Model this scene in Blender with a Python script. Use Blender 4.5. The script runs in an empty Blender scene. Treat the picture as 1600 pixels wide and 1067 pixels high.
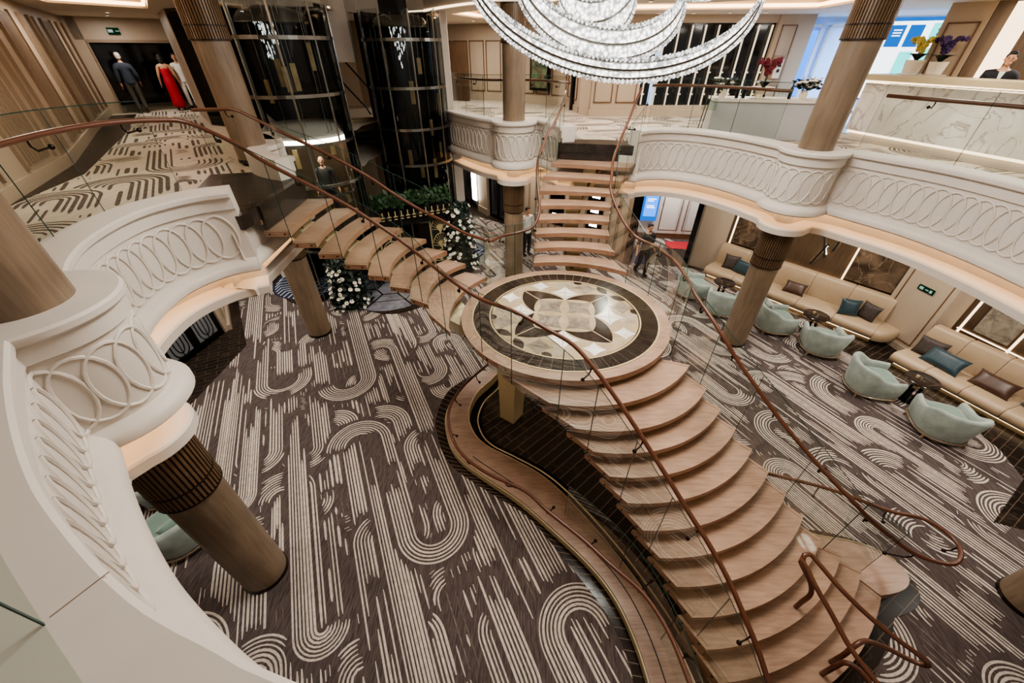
import bpy, bmesh, math, random
from mathutils import Vector, Matrix
random.seed(7)
C = bpy.context.scene.collection
PI = math.pi
# ------------------------------------------------------------------ calibration of the place (metres)
FPX, CX, CY, ZC = 600.0, 803.0, 533.5, 6.1
TH = math.atan((CY - 77.0) / FPX)
SN, CS = math.sin(TH), math.cos(TH)
ZF = 4.255           # upper deck floor
ZL = 2.405           # stair landing
RS = 0.185           # riser
ZCURB = 4.6
def ray(px, py):
    dx = (px - CX) / FPX; dy = (CY - py) / FPX
    return dx, CS + dy * SN, -SN + dy * CS
def fl(px, py, z):
    r = ray(px, py); t = (z - ZC) / r[2]
    return (r[0] * t, r[1] * t, z)
def at(px, py, Y):
    r = ray(px, py); t = Y / r[1]
    return (r[0] * t, Y, ZC + r[2] * t)
# ------------------------------------------------------------------ mesh builder
class MB:
    def __init__(s): s.v = []; s.f = []; s.m = []
    def add(s, vs, fs, m=0):
        b = len(s.v); s.v += [tuple(p) for p in vs]
        s.f += [tuple(b + i for i in f) for f in fs]; s.m += [m] * len(fs); return s
    def box(s, c, d, rz=0.0, m=0):
        x, y, z = d[0] / 2, d[1] / 2, d[2] / 2; cs, sn = math.cos(rz), math.sin(rz)
        vs = []
        for k in (-z, z):
            for a, b in ((-x, -y), (x, -y), (x, y), (-x, y)):
                vs.append((c[0] + a * cs - b * sn, c[1] + a * sn + b * cs, c[2] + k))
        return s.add(vs, [(3, 2, 1, 0), (4, 5, 6, 7), (0, 1, 5, 4), (1, 2, 6, 5), (2, 3, 7, 6), (3, 0, 4, 7)], m)
    def wallbox(s, a, b, z0, z1, th=0.06, m=0, off=0.0):
        dx, dy = b[0] - a[0], b[1] - a[1]; L = math.hypot(dx, dy); nx, ny = -dy / L, dx / L
        cx, cy = (a[0] + b[0]) / 2 + nx * off, (a[1] + b[1]) / 2 + ny * off
        return s.box((cx, cy, (z0 + z1) / 2), (L, th, z1 - z0), math.atan2(dy, dx), m)
    def tube(s, pts, r, n=8, closed=False, m=0, flat=1.0):
        pts = [Vector(p) for p in pts]; N = len(pts); rings = []
        up = None
        for i in range(N):
            if closed: t = pts[(i + 1) % N] - pts[i - 1]
            else: t = pts[min(i + 1, N - 1)] - pts[max(i - 1, 0)]
            if t.length < 1e-9: t = Vector((0, 0, 1))
            t.normalize()
            if up is None:
                up = Vector((0, 0, 1)) if abs(t.z) < 0.9 else Vector((1, 0, 0))
            a = up - t * up.dot(t)
            if a.length < 1e-6: a = t.orthogonal()
            a.normalize(); b = t.cross(a); up = a
            rr = r[i] if isinstance(r, (list, tuple)) else r
            rings.append([pts[i] + (a * math.cos(2 * PI * k / n) * flat + b * math.sin(2 * PI * k / n)) * rr for k in range(n)])
        vs = [p for q in rings for p in q]; fs = []
        for i in range(N if closed else N - 1):
            j = (i + 1) % N
            for k in range(n):
                l = (k + 1) % n
                fs.append((i * n + k, i * n + l, j * n + l, j * n + k))
        if not closed:
            fs.append(tuple(range(n - 1, -1, -1))); fs.append(tuple((N - 1) * n + k for k in range(n)))
        return s.add(vs, fs, m)
    def lathe(s, prof, c=(0, 0, 0), n=32, m=0, a0=0.0, a1=2 * PI):
        full = abs(a1 - a0 - 2 * PI) < 1e-6; M = n if full else n + 1; P = len(prof); vs = []
        for i in range(M):
            a = a0 + (a1 - a0) * i / n
            for r, z in prof: vs.append((c[0] + r * math.cos(a), c[1] + r * math.sin(a), c[2] + z))
        fs = []
        for i in range(n):
            j = (i + 1) % M
            for k in range(P - 1): fs.append((i * P + k, j * P + k, j * P + k + 1, i * P + k + 1))
        return s.add(vs, fs, m)
    def grid(s, rows, m=0, closed=False):
        n = len(rows[0]); vs = [p for r in rows for p in r]; fs = []
        for i in range(len(rows) - 1):
            for k in range(n if closed else n - 1):
                l = (k + 1) % n
                fs.append((i * n + k, i * n + l, (i + 1) * n + l, (i + 1) * n + k))
        return s.add(vs, fs, m)
    def prism(s, poly, z0, z1, m=0, ms=None):
        n = len(poly); vs = [(p[0], p[1], z0) for p in poly] + [(p[0], p[1], z1) for p in poly]
        s.add(vs, [tuple(range(n - 1, -1, -1)), tuple(range(n, 2 * n))], m)
        b = len(s.v) - 2 * n
        s.f += [(b + i, b + (i + 1) % n, b + n + (i + 1) % n, b + n + i) for i in range(n)]; s.m += [m if ms is None else ms] * n
        return s
    def ell(s, c, r, n=10, k=6, m=0, e=1.0, mat=None):
        vs = []; fs = []
        def pw(x): return math.copysign(abs(x) ** e, x)
        for i in range(k + 1):
            ph = -PI / 2 + PI * i / k
            for j in range(n):
                th = 2 * PI * j / n
                p = Vector((r[0] * pw(math.cos(ph)) * pw(math.cos(th)), r[1] * pw(math.cos(ph)) * pw(math.sin(th)), r[2] * pw(math.sin(ph))))
                if mat is not None: p = mat @ p
                vs.append((c[0] + p.x, c[1] + p.y, c[2] + p.z))
        for i in range(k):
            for j in range(n):
                l = (j + 1) % n; fs.append((i * n + j, i * n + l, (i + 1) * n + l, (i + 1) * n + j))
        return s.add(vs, fs, m)
    def build(s, name, mats, parent=None, smooth=True, angle=40):
        me = bpy.data.meshes.new(name); me.from_pydata(s.v, [], s.f)
        if not isinstance(mats, (list, tuple)): mats = [mats]
        for q in mats: me.materials.append(q)
        if len(mats) > 1: me.polygons.foreach_set('material_index', s.m)
        me.update()
        if smooth:
            me.polygons.foreach_set('use_smooth', [True] * len(me.polygons)); me.set_sharp_from_angle(angle=math.radians(angle))
        o = bpy.data.objects.new(name, me); C.objects.link(o)
        if parent is not None:
            o.parent = parent; o.matrix_parent_inverse = Matrix.Translation(-Vector(root_loc(parent)))
        return o
LOCS = {}
def root_loc(o):
    return LOCS.get(o.name, (0, 0, 0))
def tag(o, label, cat, group=None, kind=None):
    o['label'] = label; o['category'] = cat
    if group: o['group'] = group
    if kind: o['kind'] = kind
    return o
def thing(name, label, cat, loc=(0, 0, 0), group=None, kind=None):
    o = bpy.data.objects.new(name, None); o.empty_display_size = 0.1; C.objects.link(o)
    o.location = loc; LOCS[o.name] = tuple(loc)
    return tag(o, label, cat, group, kind)
def struct(name, mb, mats, smooth=True, parent=None, angle=40):
    o = mb.build(name, mats, parent, smooth, angle)
    if parent is None: o['kind'] = 'structure'
    return o
def dup(root, loc, rz=0.0, label=None, group=None, scale=None):
    r = root.copy(); C.objects.link(r); r.location = loc; r.rotation_euler = (0, 0, rz)
    if scale: r.scale = (scale,) * 3
    if label: r['label'] = label
    if group: r['group'] = group
    for ch in root.children:
        c = ch.copy(); C.objects.link(c); c.parent = r
        for g in ch.children:
            d = g.copy(); C.objects.link(d); d.parent = c
    return r
# ------------------------------------------------------------------ curves
def catmull(pts, step=0.1, closed=False):
    P = [Vector(p) for p in pts]; out = []; n = len(P)
    rng = range(n if closed else n - 1)
    for i in rng:
        if closed: a, b, c, d = P[i - 1], P[i], P[(i + 1) % n], P[(i + 2) % n]
        else:
            b, c = P[i], P[i + 1]; a = P[i - 1] if i > 0 else b * 2 - c; d = P[i + 2] if i + 2 < n else c * 2 - b
        k = max(1, int((c - b).length / step))
        for j in range(k):
            t = j / k
            out.append(0.5 * ((2 * b) + (c - a) * t + (2 * a - 5 * b + 4 * c - d) * t * t + (3 * b - a - 3 * c + d) * t ** 3))
    if not closed: out.append(P[-1])
    return out
def resample(pts, step):
    P = [Vector(p) for p in pts]; L = [0.0]
    for a, b in zip(P, P[1:]): L.append(L[-1] + (b - a).length)
    n = max(2, int(round(L[-1] / step)) + 1); out = []; j = 0
    for i in range(n):
        d = L[-1] * i / (n - 1)
        while j < len(L) - 2 and L[j + 1] < d: j += 1
        t = (d - L[j]) / max(1e-9, L[j + 1] - L[j]); out.append(P[j].lerp(P[j + 1], min(1, max(0, t))))
    return out
def arcpts(c, r, a0, a1, n=14):
    return [(c[0] + r * math.cos(math.radians(a0 + (a1 - a0) * i / n)), c[1] + r * math.sin(math.radians(a0 + (a1 - a0) * i / n))) for i in range(n + 1)]
def normals2(pts, side=1):
    out = []; n = len(pts)
    for i in range(n):
        t = pts[min(i + 1, n - 1)] - pts[max(i - 1, 0)]; t = Vector((t.x, t.y)); t.normalize()
        out.append(Vector((t.y, -t.x)) * side)
    return out
def offset(pts, d, side=1):
    P = [Vector((p[0], p[1])) for p in pts]; N = normals2(P, side)
    return [p + q * d for p, q in zip(P, N)]
def arc3(a, b, sag, n=12):
    # circular arc from a to b in plan, bulging by sag to the right-hand side of a->b
    a = Vector(a[:2]); b = Vector(b[:2]); m = (a + b) / 2; d = b - a; L = d.length / 2
    if abs(sag) < 1e-3: return [a.lerp(b, i / n) for i in range(n + 1)]
    nrm = Vector((d.y, -d.x)).normalized(); R = (L * L + sag * sag) / (2 * abs(sag)); s = 1 if sag > 0 else -1
    c = m + nrm * (sag - s * R); a0 = math.atan2(a.y - c.y, a.x - c.x); a1 = math.atan2(b.y - c.y, b.x - c.x)
    da = (a1 - a0 + PI) % (2 * PI) - PI
    return [c + Vector((math.cos(a0 + da * i / n), math.sin(a0 + da * i / n))) * R for i in range(n + 1)]
# ------------------------------------------------------------------ materials
def lin(h):
    c = [int(h[i:i + 2], 16) / 255 for i in (0, 2, 4)]
    return tuple((x / 12.92 if x <= 0.04045 else ((x + 0.055) / 1.055) ** 2.4) for x in c) + (1,)
def newmat(name):
    m = bpy.data.materials.new(name); m.use_nodes = True; nt = m.node_tree
    return m, nt, nt.nodes['Principled BSDF'], nt.nodes['Material Output']
def N(nt, t, **kw):
    n = nt.nodes.new(t)
    for k, v in kw.items():
        if k in n.inputs: n.inputs[k].default_value = v
        else: setattr(n, k, v)
    return n
def simple(name, col, rough=0.5, metal=0.0, var=0.08, scale=8.0, stretch=(1, 1, 1), rot=(0, 0, 0), bump=0.0, coat=0.0, spec=0.5, detail=4, col2=None, sheen=0.0):
    m, nt, p, o = newmat(name); L = nt.links.new
    tc = N(nt, 'ShaderNodeTexCoord'); mp = N(nt, 'ShaderNodeMapping'); mp.inputs['Scale'].default_value = stretch; mp.inputs['Rotation'].default_value = rot
    L(tc.outputs['Object'], mp.inputs['Vector'])
    nz = N(nt, 'ShaderNodeTexNoise'); nz.inputs['Scale'].default_value = scale; nz.inputs['Detail'].default_value = detail; nz.inputs['Roughness'].default_value = 0.6
    L(mp.outputs['Vector'], nz.inputs['Vector'])
    cr = N(nt, 'ShaderNodeValToRGB'); c = lin(col)
    if col2: d0, d1 = c, lin(col2)
    else: d0 = tuple(x * (1 - var) for x in c[:3]) + (1,); d1 = tuple(min(1, x * (1 + var)) for x in c[:3]) + (1,)
    cr.color_ramp.elements[0].position = 0.3; cr.color_ramp.elements[1].position = 0.7
    cr.color_ramp.elements[0].color = d0; cr.color_ramp.elements[1].color = d1
    L(nz.outputs['Fac'], cr.inputs['Fac']); L(cr.outputs['Color'], p.inputs['Base Color'])
    p.inputs['Roughness'].default_value = rough; p.inputs['Metallic'].default_value = metal
    p.inputs['Coat Weight'].default_value = coat; p.inputs['Specular IOR Level'].default_value = spec
    if sheen: p.inputs['Sheen Weight'].default_value = sheen
    if bump:
        b = N(nt, 'ShaderNodeBump'); b.inputs['Strength'].default_value = bump; b.inputs['Distance'].default_value = 0.01
        L(nz.outputs['Fac'], b.inputs['Height']); L(b.outputs['Normal'], p.inputs['Normal'])
    return m
def emit(name, col, st):
    m, nt, p, o = newmat(name); nt.nodes.remove(p); tc = N(nt, 'ShaderNodeTexCoord'); nz = N(nt, 'ShaderNodeTexNoise'); nz.inputs['Scale'].default_value = 3
    e = N(nt, 'ShaderNodeEmission'); c = lin(col); mx = N(nt, 'ShaderNodeMixRGB'); mx.inputs['Color1'].default_value = c; mx.inputs['Color2'].default_value = tuple(x * 0.9 for x in c[:3]) + (1,)
    nt.links.new(tc.outputs['Object'], nz.inputs['Vector']); nt.links.new(nz.outputs['Fac'], mx.inputs['Fac']); nt.links.new(mx.outputs['Color'], e.inputs['Color'])
    e.inputs['Strength'].default_value = st; nt.links.new(e.outputs[0], o.inputs['Surface']); return m
def glass(name, tint, fac=0.06, gl=0.9):
    m, nt, p, o = newmat(name); nt.nodes.remove(p); L = nt.links.new
    tr = N(nt, 'ShaderNodeBsdfTransparent'); tr.inputs['Color'].default_value = lin(tint)
    g = N(nt, 'ShaderNodeBsdfGlossy'); g.inputs['Roughness'].default_value = 0.02; g.inputs['Color'].default_value = (gl, gl, gl, 1)
    fr = N(nt, 'ShaderNodeFresnel'); fr.inputs['IOR'].default_value = 1.45
    ml = N(nt, 'ShaderNodeMath', operation='MULTIPLY'); ml.inputs[1].default_value = fac * 15
    mx = N(nt, 'ShaderNodeMixShader'); L(fr.outputs[0], ml.inputs[0]); L(ml.outputs[0], mx.inputs[0]); L(tr.outputs[0], mx.inputs[1]); L(g.outputs[0], mx.inputs[2]); L(mx.outputs[0], o.inputs['Surface'])
    return m
def tiles(name, c1, c2, cm, sx, sy, rot=0.0, rough=0.12, mortar=0.012, off=0.5, vein=0.0, veincol='C8B8A0'):
    m, nt, p, o = newmat(name); L = nt.links.new
    tc = N(nt, 'ShaderNodeTexCoord'); mp = N(nt, 'ShaderNodeMapping'); mp.inputs['Rotation'].default_value = (0, 0, rot)
    L(tc.outputs['Object'], mp.inputs['Vector'])
    br = N(nt, 'ShaderNodeTexBrick'); br.offset = off; br.inputs['Scale'].default_value = 1.0; br.inputs['Brick Width'].default_value = sx; br.inputs['Row Height'].default_value = sy
    br.inputs['Mortar Size'].default_value = mortar; br.inputs['Mortar Smooth'].default_value = 0.1
    br.inputs['Color1'].default_value = lin(c1); br.inputs['Color2'].default_value = lin(c2); br.inputs['Mortar'].default_value = lin(cm)
    L(mp.outputs['Vector'], br.inputs['Vector']); src = br.outputs['Color']
    if vein:
        src = veins(nt, tc.outputs['Object'], src, vein, veincol, 1.3)
    L(src, p.inputs['Base Color']); p.inputs['Roughness'].default_value = rough; p.inputs['Specular IOR Level'].default_value = .13
    return m
def veins(nt, vec, src, amt, col, scale):
    L = nt.links.new
    n1 = N(nt, 'ShaderNodeTexNoise'); n1.inputs['Scale'].default_value = scale; n1.inputs['Detail'].default_value = 6; n1.inputs['Distortion'].default_value = 1.2; L(vec, n1.inputs['Vector'])
    s = N(nt, 'ShaderNodeMath', operation='SUBTRACT'); s.inputs[1].default_value = 0.5; L(n1.outputs['Fac'], s.inputs[0])
    a = N(nt, 'ShaderNodeMath', operation='ABSOLUTE'); L(s.outputs[0], a.inputs[0])
    mr = N(nt, 'ShaderNodeMapRange'); mr.inputs['From Min'].default_value = 0.0; mr.inputs['From Max'].default_value = 0.02; mr.inputs['To Min'].default_value = amt; mr.inputs['To Max'].default_value = 0.0
    L(a.outputs[0], mr.inputs['Value'])
    mx = N(nt, 'ShaderNodeMixRGB'); mx.inputs['Color2'].default_value = lin(col); L(mr.outputs[0], mx.inputs['Fac'])
    if hasattr(src, 'links'): L(src, mx.inputs['Color1'])
    else: mx.inputs['Color1'].default_value = src
    return mx.outputs['Color']
def marble(name, base, base2, veincol, amt=0.6, scale=1.5, rough=0.15):
    m, nt, p, o = newmat(name); L = nt.links.new
    tc = N(nt, 'ShaderNodeTexCoord'); nz = N(nt, 'ShaderNodeTexNoise'); nz.inputs['Scale'].default_value = scale * 1.4; nz.inputs['Detail'].default_value = 7; nz.inputs['Distortion'].default_value = 0.8
    L(tc.outputs['Object'], nz.inputs['Vector']); cr = N(nt, 'ShaderNodeValToRGB'); cr.color_ramp.elements[0].position = 0.35; cr.color_ramp.elements[1].position = 0.65
    cr.color_ramp.elements[0].color = lin(base); cr.color_ramp.elements[1].color = lin(base2); L(nz.outputs['Fac'], cr.inputs['Fac'])
    src = veins(nt, tc.outputs['Object'], cr.outputs['Color'], amt, veincol, scale)
    L(src, p.inputs['Base Color']); p.inputs['Roughness'].default_value = rough
    return m
def wood(name, c1, c2, scale=3.0, stretch=(1, 12, 12), rot=(0, 0, 0), rough=0.35, coat=0.1):
    m, nt, p, o = newmat(name); L = nt.links.new
    tc = N(nt, 'ShaderNodeTexCoord'); mp = N(nt, 'ShaderNodeMapping'); mp.inputs['Rotation'].default_value = rot; mp.inputs['Scale'].default_value = stretch; L(tc.outputs['Object'], mp.inputs['Vector'])
    n1 = N(nt, 'ShaderNodeTexNoise'); n1.inputs['Scale'].default_value = scale; n1.inputs['Detail'].default_value = 6; n1.inputs['Distortion'].default_value = 0.6; L(mp.outputs['Vector'], n1.inputs['Vector'])
    n2 = N(nt, 'ShaderNodeTexNoise'); n2.inputs['Scale'].default_value = 1.6; n2.inputs['Detail'].default_value = 2; L(tc.outputs['Object'], n2.inputs['Vector'])
    ad = N(nt, 'ShaderNodeMath', operation='ADD'); L(n1.outputs['Fac'], ad.inputs[0]); L(n2.outputs['Fac'], ad.inputs[1])
    hf = N(nt, 'ShaderNodeMath', operation='MULTIPLY'); hf.inputs[1].default_value = 0.5; L(ad.outputs[0], hf.inputs[0])
    cr = N(nt, 'ShaderNodeValToRGB'); cr.color_ramp.elements[0].position = 0.36; cr.color_ramp.elements[1].position = 0.64; cr.color_ramp.elements[0].color = lin(c1); cr.color_ramp.elements[1].color = lin(c2)
    L(hf.outputs[0], cr.inputs['Fac']); L(cr.outputs['Color'], p.inputs['Base Color']); p.inputs['Roughness'].default_value = rough; p.inputs['Coat Weight'].default_value = coat
    return m
CARP = math.radians(116)
M = {}
M['plaster'] = simple('warm white plaster', 'CDC4B9', 0.55, var=0.03, scale=3)
M['plaster_soft'] = simple('ceiling paint', 'CFC3B4', 0.7, var=0.03, scale=2)
M['panel'] = simple('beige wall panel', 'AB9A86', 0.45, var=0.04, scale=2, stretch=(1, 1, 0.2))
M['panel_dark'] = simple('taupe wall panel', '8A7763', 0.4, var=0.06, scale=3, stretch=(1, 1, .2))
M['trim_brown'] = simple('brown bead', '6A4B33', 0.35, var=0.05)
M['carpet'] = simple('taupe carpet pile', '3A3230', 0.95, var=0.3, scale=6, stretch=(10, 0.8, 1), rot=(0, 0, -(CARP - PI / 2)), bump=0.3, spec=0.1, col2='6A5F5B')
M['carpet_line'] = simple('cream carpet yarn', 'AFA398', 0.95, scale=14, spec=0.1, detail=6, col2='D6CBBE')
M['carpet_up'] = simple('cream carpet pile', 'A89C8C', 0.95, var=0.1, scale=6, stretch=(8, 0.8, 1), rot=(0, 0, -(math.radians(126) - PI / 2)), bump=0.3, spec=0.1, col2='C9BEAF')
M['carpet_up_line'] = simple('charcoal carpet yarn', '4A423C', 0.95, scale=12, spec=0.1, col2='6A6058')
M['tread'] = wood('pale oak tread', '8A6F5B', 'AF917A', 3.0, (1.2, 10, 10), (0, 0, 0.9), 0.38)
M['tread_edge'] = wood('pinkish oak edge', '85654F', 'A5826A', 3.0, (2, 8, 8), (0, 0, 0.5), 0.42)
M['bench'] = wood('oak bench', '866C5B', 'AB907D', 3.0, (1.2, 9, 9), (0, 0, -0.9), 0.35)
M['column'] = wood('taupe oak column veneer', '6C5C4B', '86735E', 3.0, (7, 7, 0.6), (0, 0, 0), 0.4)
M['capital'] = simple('dark bronze flutes', '6A543E', 0.4, 0.25, 0.15, 6)
M['capital_gap'] = simple('bronze shadow gap', '2A2018', 0.5, 0.2)
M['base_dark'] = simple('dark metal base', '2A1F18', 0.35, 0.4)
M['dark_tile'] = tiles('dark brown marble tile', '1E1916', '2A231D', '5E5042', 0.45, 0.14, -0.5, 0.3, 0.006, 0.5, 0.2, '6A5A4A')
M['ring_tile'] = tiles('dark marble border tile', '221C18', '2E2620', '6E5C48', 0.16, 0.16, 0.6, 0.1, 0.006, 0.0, 0.4, '8A7A68')
M['black_tile'] = tiles('black marble tile', '0C0D0E', '151617', '4A443C', 0.16, 0.16, 0.5, 0.06, 0.006)
M['basin'] = tiles('dark basin marble', '332C27', '3E362F', '74685A', 1.6, 0.17, -0.74, 0.1, 0.006, 0.4, 0.25, '6A5A4A')
M['gold'] = simple('brushed champagne gold', 'D2BE94', 0.32, 0.35, 0.05)
M['gold_dull'] = simple('pale champagne steel', 'B0A07E', 0.42, 0.2, 0.05)
M['bronze'] = simple('dark bronze bracket', '2E231C', 0.35, 0.7)
M['rail'] = simple('chestnut leather rail', '5C3624', 0.38, var=0.12, scale=12, coat=0.2)
M['glass'] = glass('clear balustrade glass', 'EDF3EF', 0.014)
M['glass_edge'] = simple('green glass edge', '2C463F', 0.15, var=0.1)
M['lift_glass'] = glass('elevator glass', 'D8DEDE', 0.03)
M['chrome'] = simple('polished nickel', '8C8A85', 0.22, 0.9, 0.04)
M['black_gloss'] = simple('black lacquer', '07080A', 0.08, var=0.2)
M['black'] = simple('matte black', '0C0B0B', 0.6)
M['mirror_gold'] = simple('bronze mirror', 'A8906A', 0.25, 0.35, 0.25, 4)
M['warm'] = emit('warm cove light', 'FFCC98', 5.0)
M['warm_soft'] = emit('soft warm cove light', 'FFDFB8', 2.6)
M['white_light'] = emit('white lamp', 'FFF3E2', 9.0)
M['crystal'] = emit('lit crystal', 'FFFDF8', 3.0)
M['crystal_dim'] = emit('lit crystal edge', 'F4F2EE', 1.1)
M['screen_blue'] = emit('blue screen', '3C86F0', 2.0)
M['screen_white'] = emit('white screen', 'F2F8FF', 2.2)
M['screen_aqua'] = emit('aqua screen', '55D6D0', 2.0)
M['screen_navy'] = emit('navy screen', '1F5BA8', 1.6)
M['blue_lit'] = simple('white door under blue light', 'BCD2F2', 0.3, var=0.03)  # blue light put into the colour of white doors
M['marble_white'] = marble('white veined marble', 'C9C2B8', 'DDD7CE', '8C7F72', 0.7, 1.2)
M['marble_brown'] = marble('brown veined marble', '3A2D22', '6B5847', '9A846A', 0.5, 1.6, 0.2)
M['marble_grey'] = marble('grey beige marble', '756B5E', '9A9080', '524940', 0.5, 3.5)
M['stone_cream'] = marble('cream stone', 'A39276', 'B4A386', '917E60', 0.3, 2.0)
M['stone_white'] = marble('white stone', 'CFCAC0', 'EDE9E1', 'B5ADA0', 0.4, 3.0)
M['stone_dark'] = marble('dark emperador stone', '241D19', '322923', '4B3A2E', 0.4, 3.0)
M['mint'] = simple('mint velvet', '838E85', 0.85, var=0.12, scale=5, sheen=0.15, col2='9CA59C')
M['mint_dark'] = simple('sage velvet cushion', '6B7F73', 0.85, var=0.1, scale=5, sheen=0.4)
M['leather'] = simple('cream leather', 'A79176', 0.45, var=0.05, scale=4, bump=0.05)
M['teal'] = simple('teal satin cushion', '18333A', 0.45, var=0.25, scale=9, sheen=0.3)
M['brown_pillow'] = simple('brown satin cushion', '4A3428', 0.4, var=0.2, scale=9)
M['grey_pillow'] = simple('taupe textured cushion', '3D332D', 0.6, var=0.5, scale=22)
M['wood_dark'] = wood('walnut wall panel', '3F3125', '5C4936', 3, (9, 9, 0.5))
M['leaf'] = simple('dark green leaf', '14251A', 0.5, var=0.5, scale=15)
M['leaf_mid'] = simple('green leaf', '2C4A2C', 0.5, var=0.4, scale=15)
M['petal'] = simple('white petal', 'E9E4DA', 0.6, var=0.05)
M['petal_red'] = simple('crimson petal', '6B0F28', 0.5, var=0.3)
M['petal_yellow'] = simple('pale yellow petal', 'C9B65A', 0.6, var=0.2)
M['petal_purple'] = simple('purple petal', '3A1E55', 0.6, var=0.2)
M['ceramic'] = simple('glazed ivory ceramic', 'D9CDB8', 0.25, var=0.03)
M['grille'] = simple('black iron', '0D0C0D', 0.4, 0.5)
M['door_glass'] = simple('pale frosted door glass', '8D9095', 0.2, var=0.15, scale=2)
M['zig_base'] = simple('navy carpet', '23273A', 0.95, var=0.2)
M['zig_line'] = simple('ice blue yarn', 'B9C2D2', 0.95, var=0.1)
M['grey_marble'] = marble('grey medallion marble', '6F7078', '8C8D95', '4A4A50', 0.5, 1.5, 0.1)
M['skin'] = simple('skin', 'B98A6C', 0.5, var=0.05)
M['skin_dark'] = simple('tan skin', '8F6248', 0.5, var=0.05)
M['hair'] = simple('dark hair', '17110E', 0.6, var=0.3, scale=30)
M['hair_grey'] = simple('silver hair', 'B9B2A8', 0.6, var=0.2, scale=30)
M['cloth_black'] = simple('black cloth', '15131A', 0.8, var=0.2)
M['cloth_char'] = simple('charcoal shirt', '2A2622', 0.8, var=0.2)
M['cloth_navy'] = simple('navy jacket', '232B38', 0.75, var=0.2)
M['cloth_grey'] = simple('grey trousers', '4A463F', 0.8, var=0.1)
M['cloth_white'] = simple('white shirt', 'D8D5CE', 0.8, var=0.04)
M['cloth_red'] = simple('crimson dress', 'A30D22', 0.6, var=0.1)
M['shoe'] = simple('dark shoe', '120E0C', 0.4)
M['sign_green'] = emit('green exit sign', '1F6B45', 0.16)
M['sign_white'] = emit('sign white', 'DFF5E6', 0.4)
M['lip'] = simple('lip', '7E3F36', 0.5)
M['shaft'] = simple('dark elevator shaft lining', '08090A', 0.35, var=0.2)
M['slat'] = emit('glowing beige slat', 'FFE6C4', 1.0)  # beige slats made to glow, though they are no lamps

def crystal_mat(name, scale, lo, hi):
    m, nt, p, o = newmat(name); nt.nodes.remove(p); L = nt.links.new
    tc = N(nt, 'ShaderNodeTexCoord'); vo = N(nt, 'ShaderNodeTexVoronoi'); vo.inputs['Scale'].default_value = scale; L(tc.outputs['Object'], vo.inputs['Vector'])
    mr = N(nt, 'ShaderNodeMapRange'); mr.inputs['From Min'].default_value = .1; mr.inputs['From Max'].default_value = .75; mr.inputs['To Min'].default_value = hi; mr.inputs['To Max'].default_value = lo
    L(vo.outputs['Distance'], mr.inputs['Value']); e = N(nt, 'ShaderNodeEmission'); e.inputs['Color'].default_value = lin('FFFCF6'); L(mr.outputs[0], e.inputs['Strength']); L(e.outputs[0], o.inputs['Surface']); return m
M['crystal'] = crystal_mat('lit crystal strands', 26, .7, 3.6)
M['crystal_dim'] = crystal_mat('lit crystal beads', 34, .3, 2.0)
M['carpet_mid'] = simple('taupe carpet streak', '5C524C', 0.95, scale=14, spec=0.1, col2='857A72')
M['reflect'] = emit('painted pale blue reflection', 'BFD6EE', 1.2)  # emissive colour for a reflection painted on the slatted window
M['grout'] = simple('taupe grout', '7E705F', 0.7)
M['pedestal'] = simple('champagne lacquered steel', 'B9A985', 0.35, 0.1, 0.04)
M['brass_line'] = simple('pale brass inlay', 'E2D2AC', 0.4, 0.1)
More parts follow.
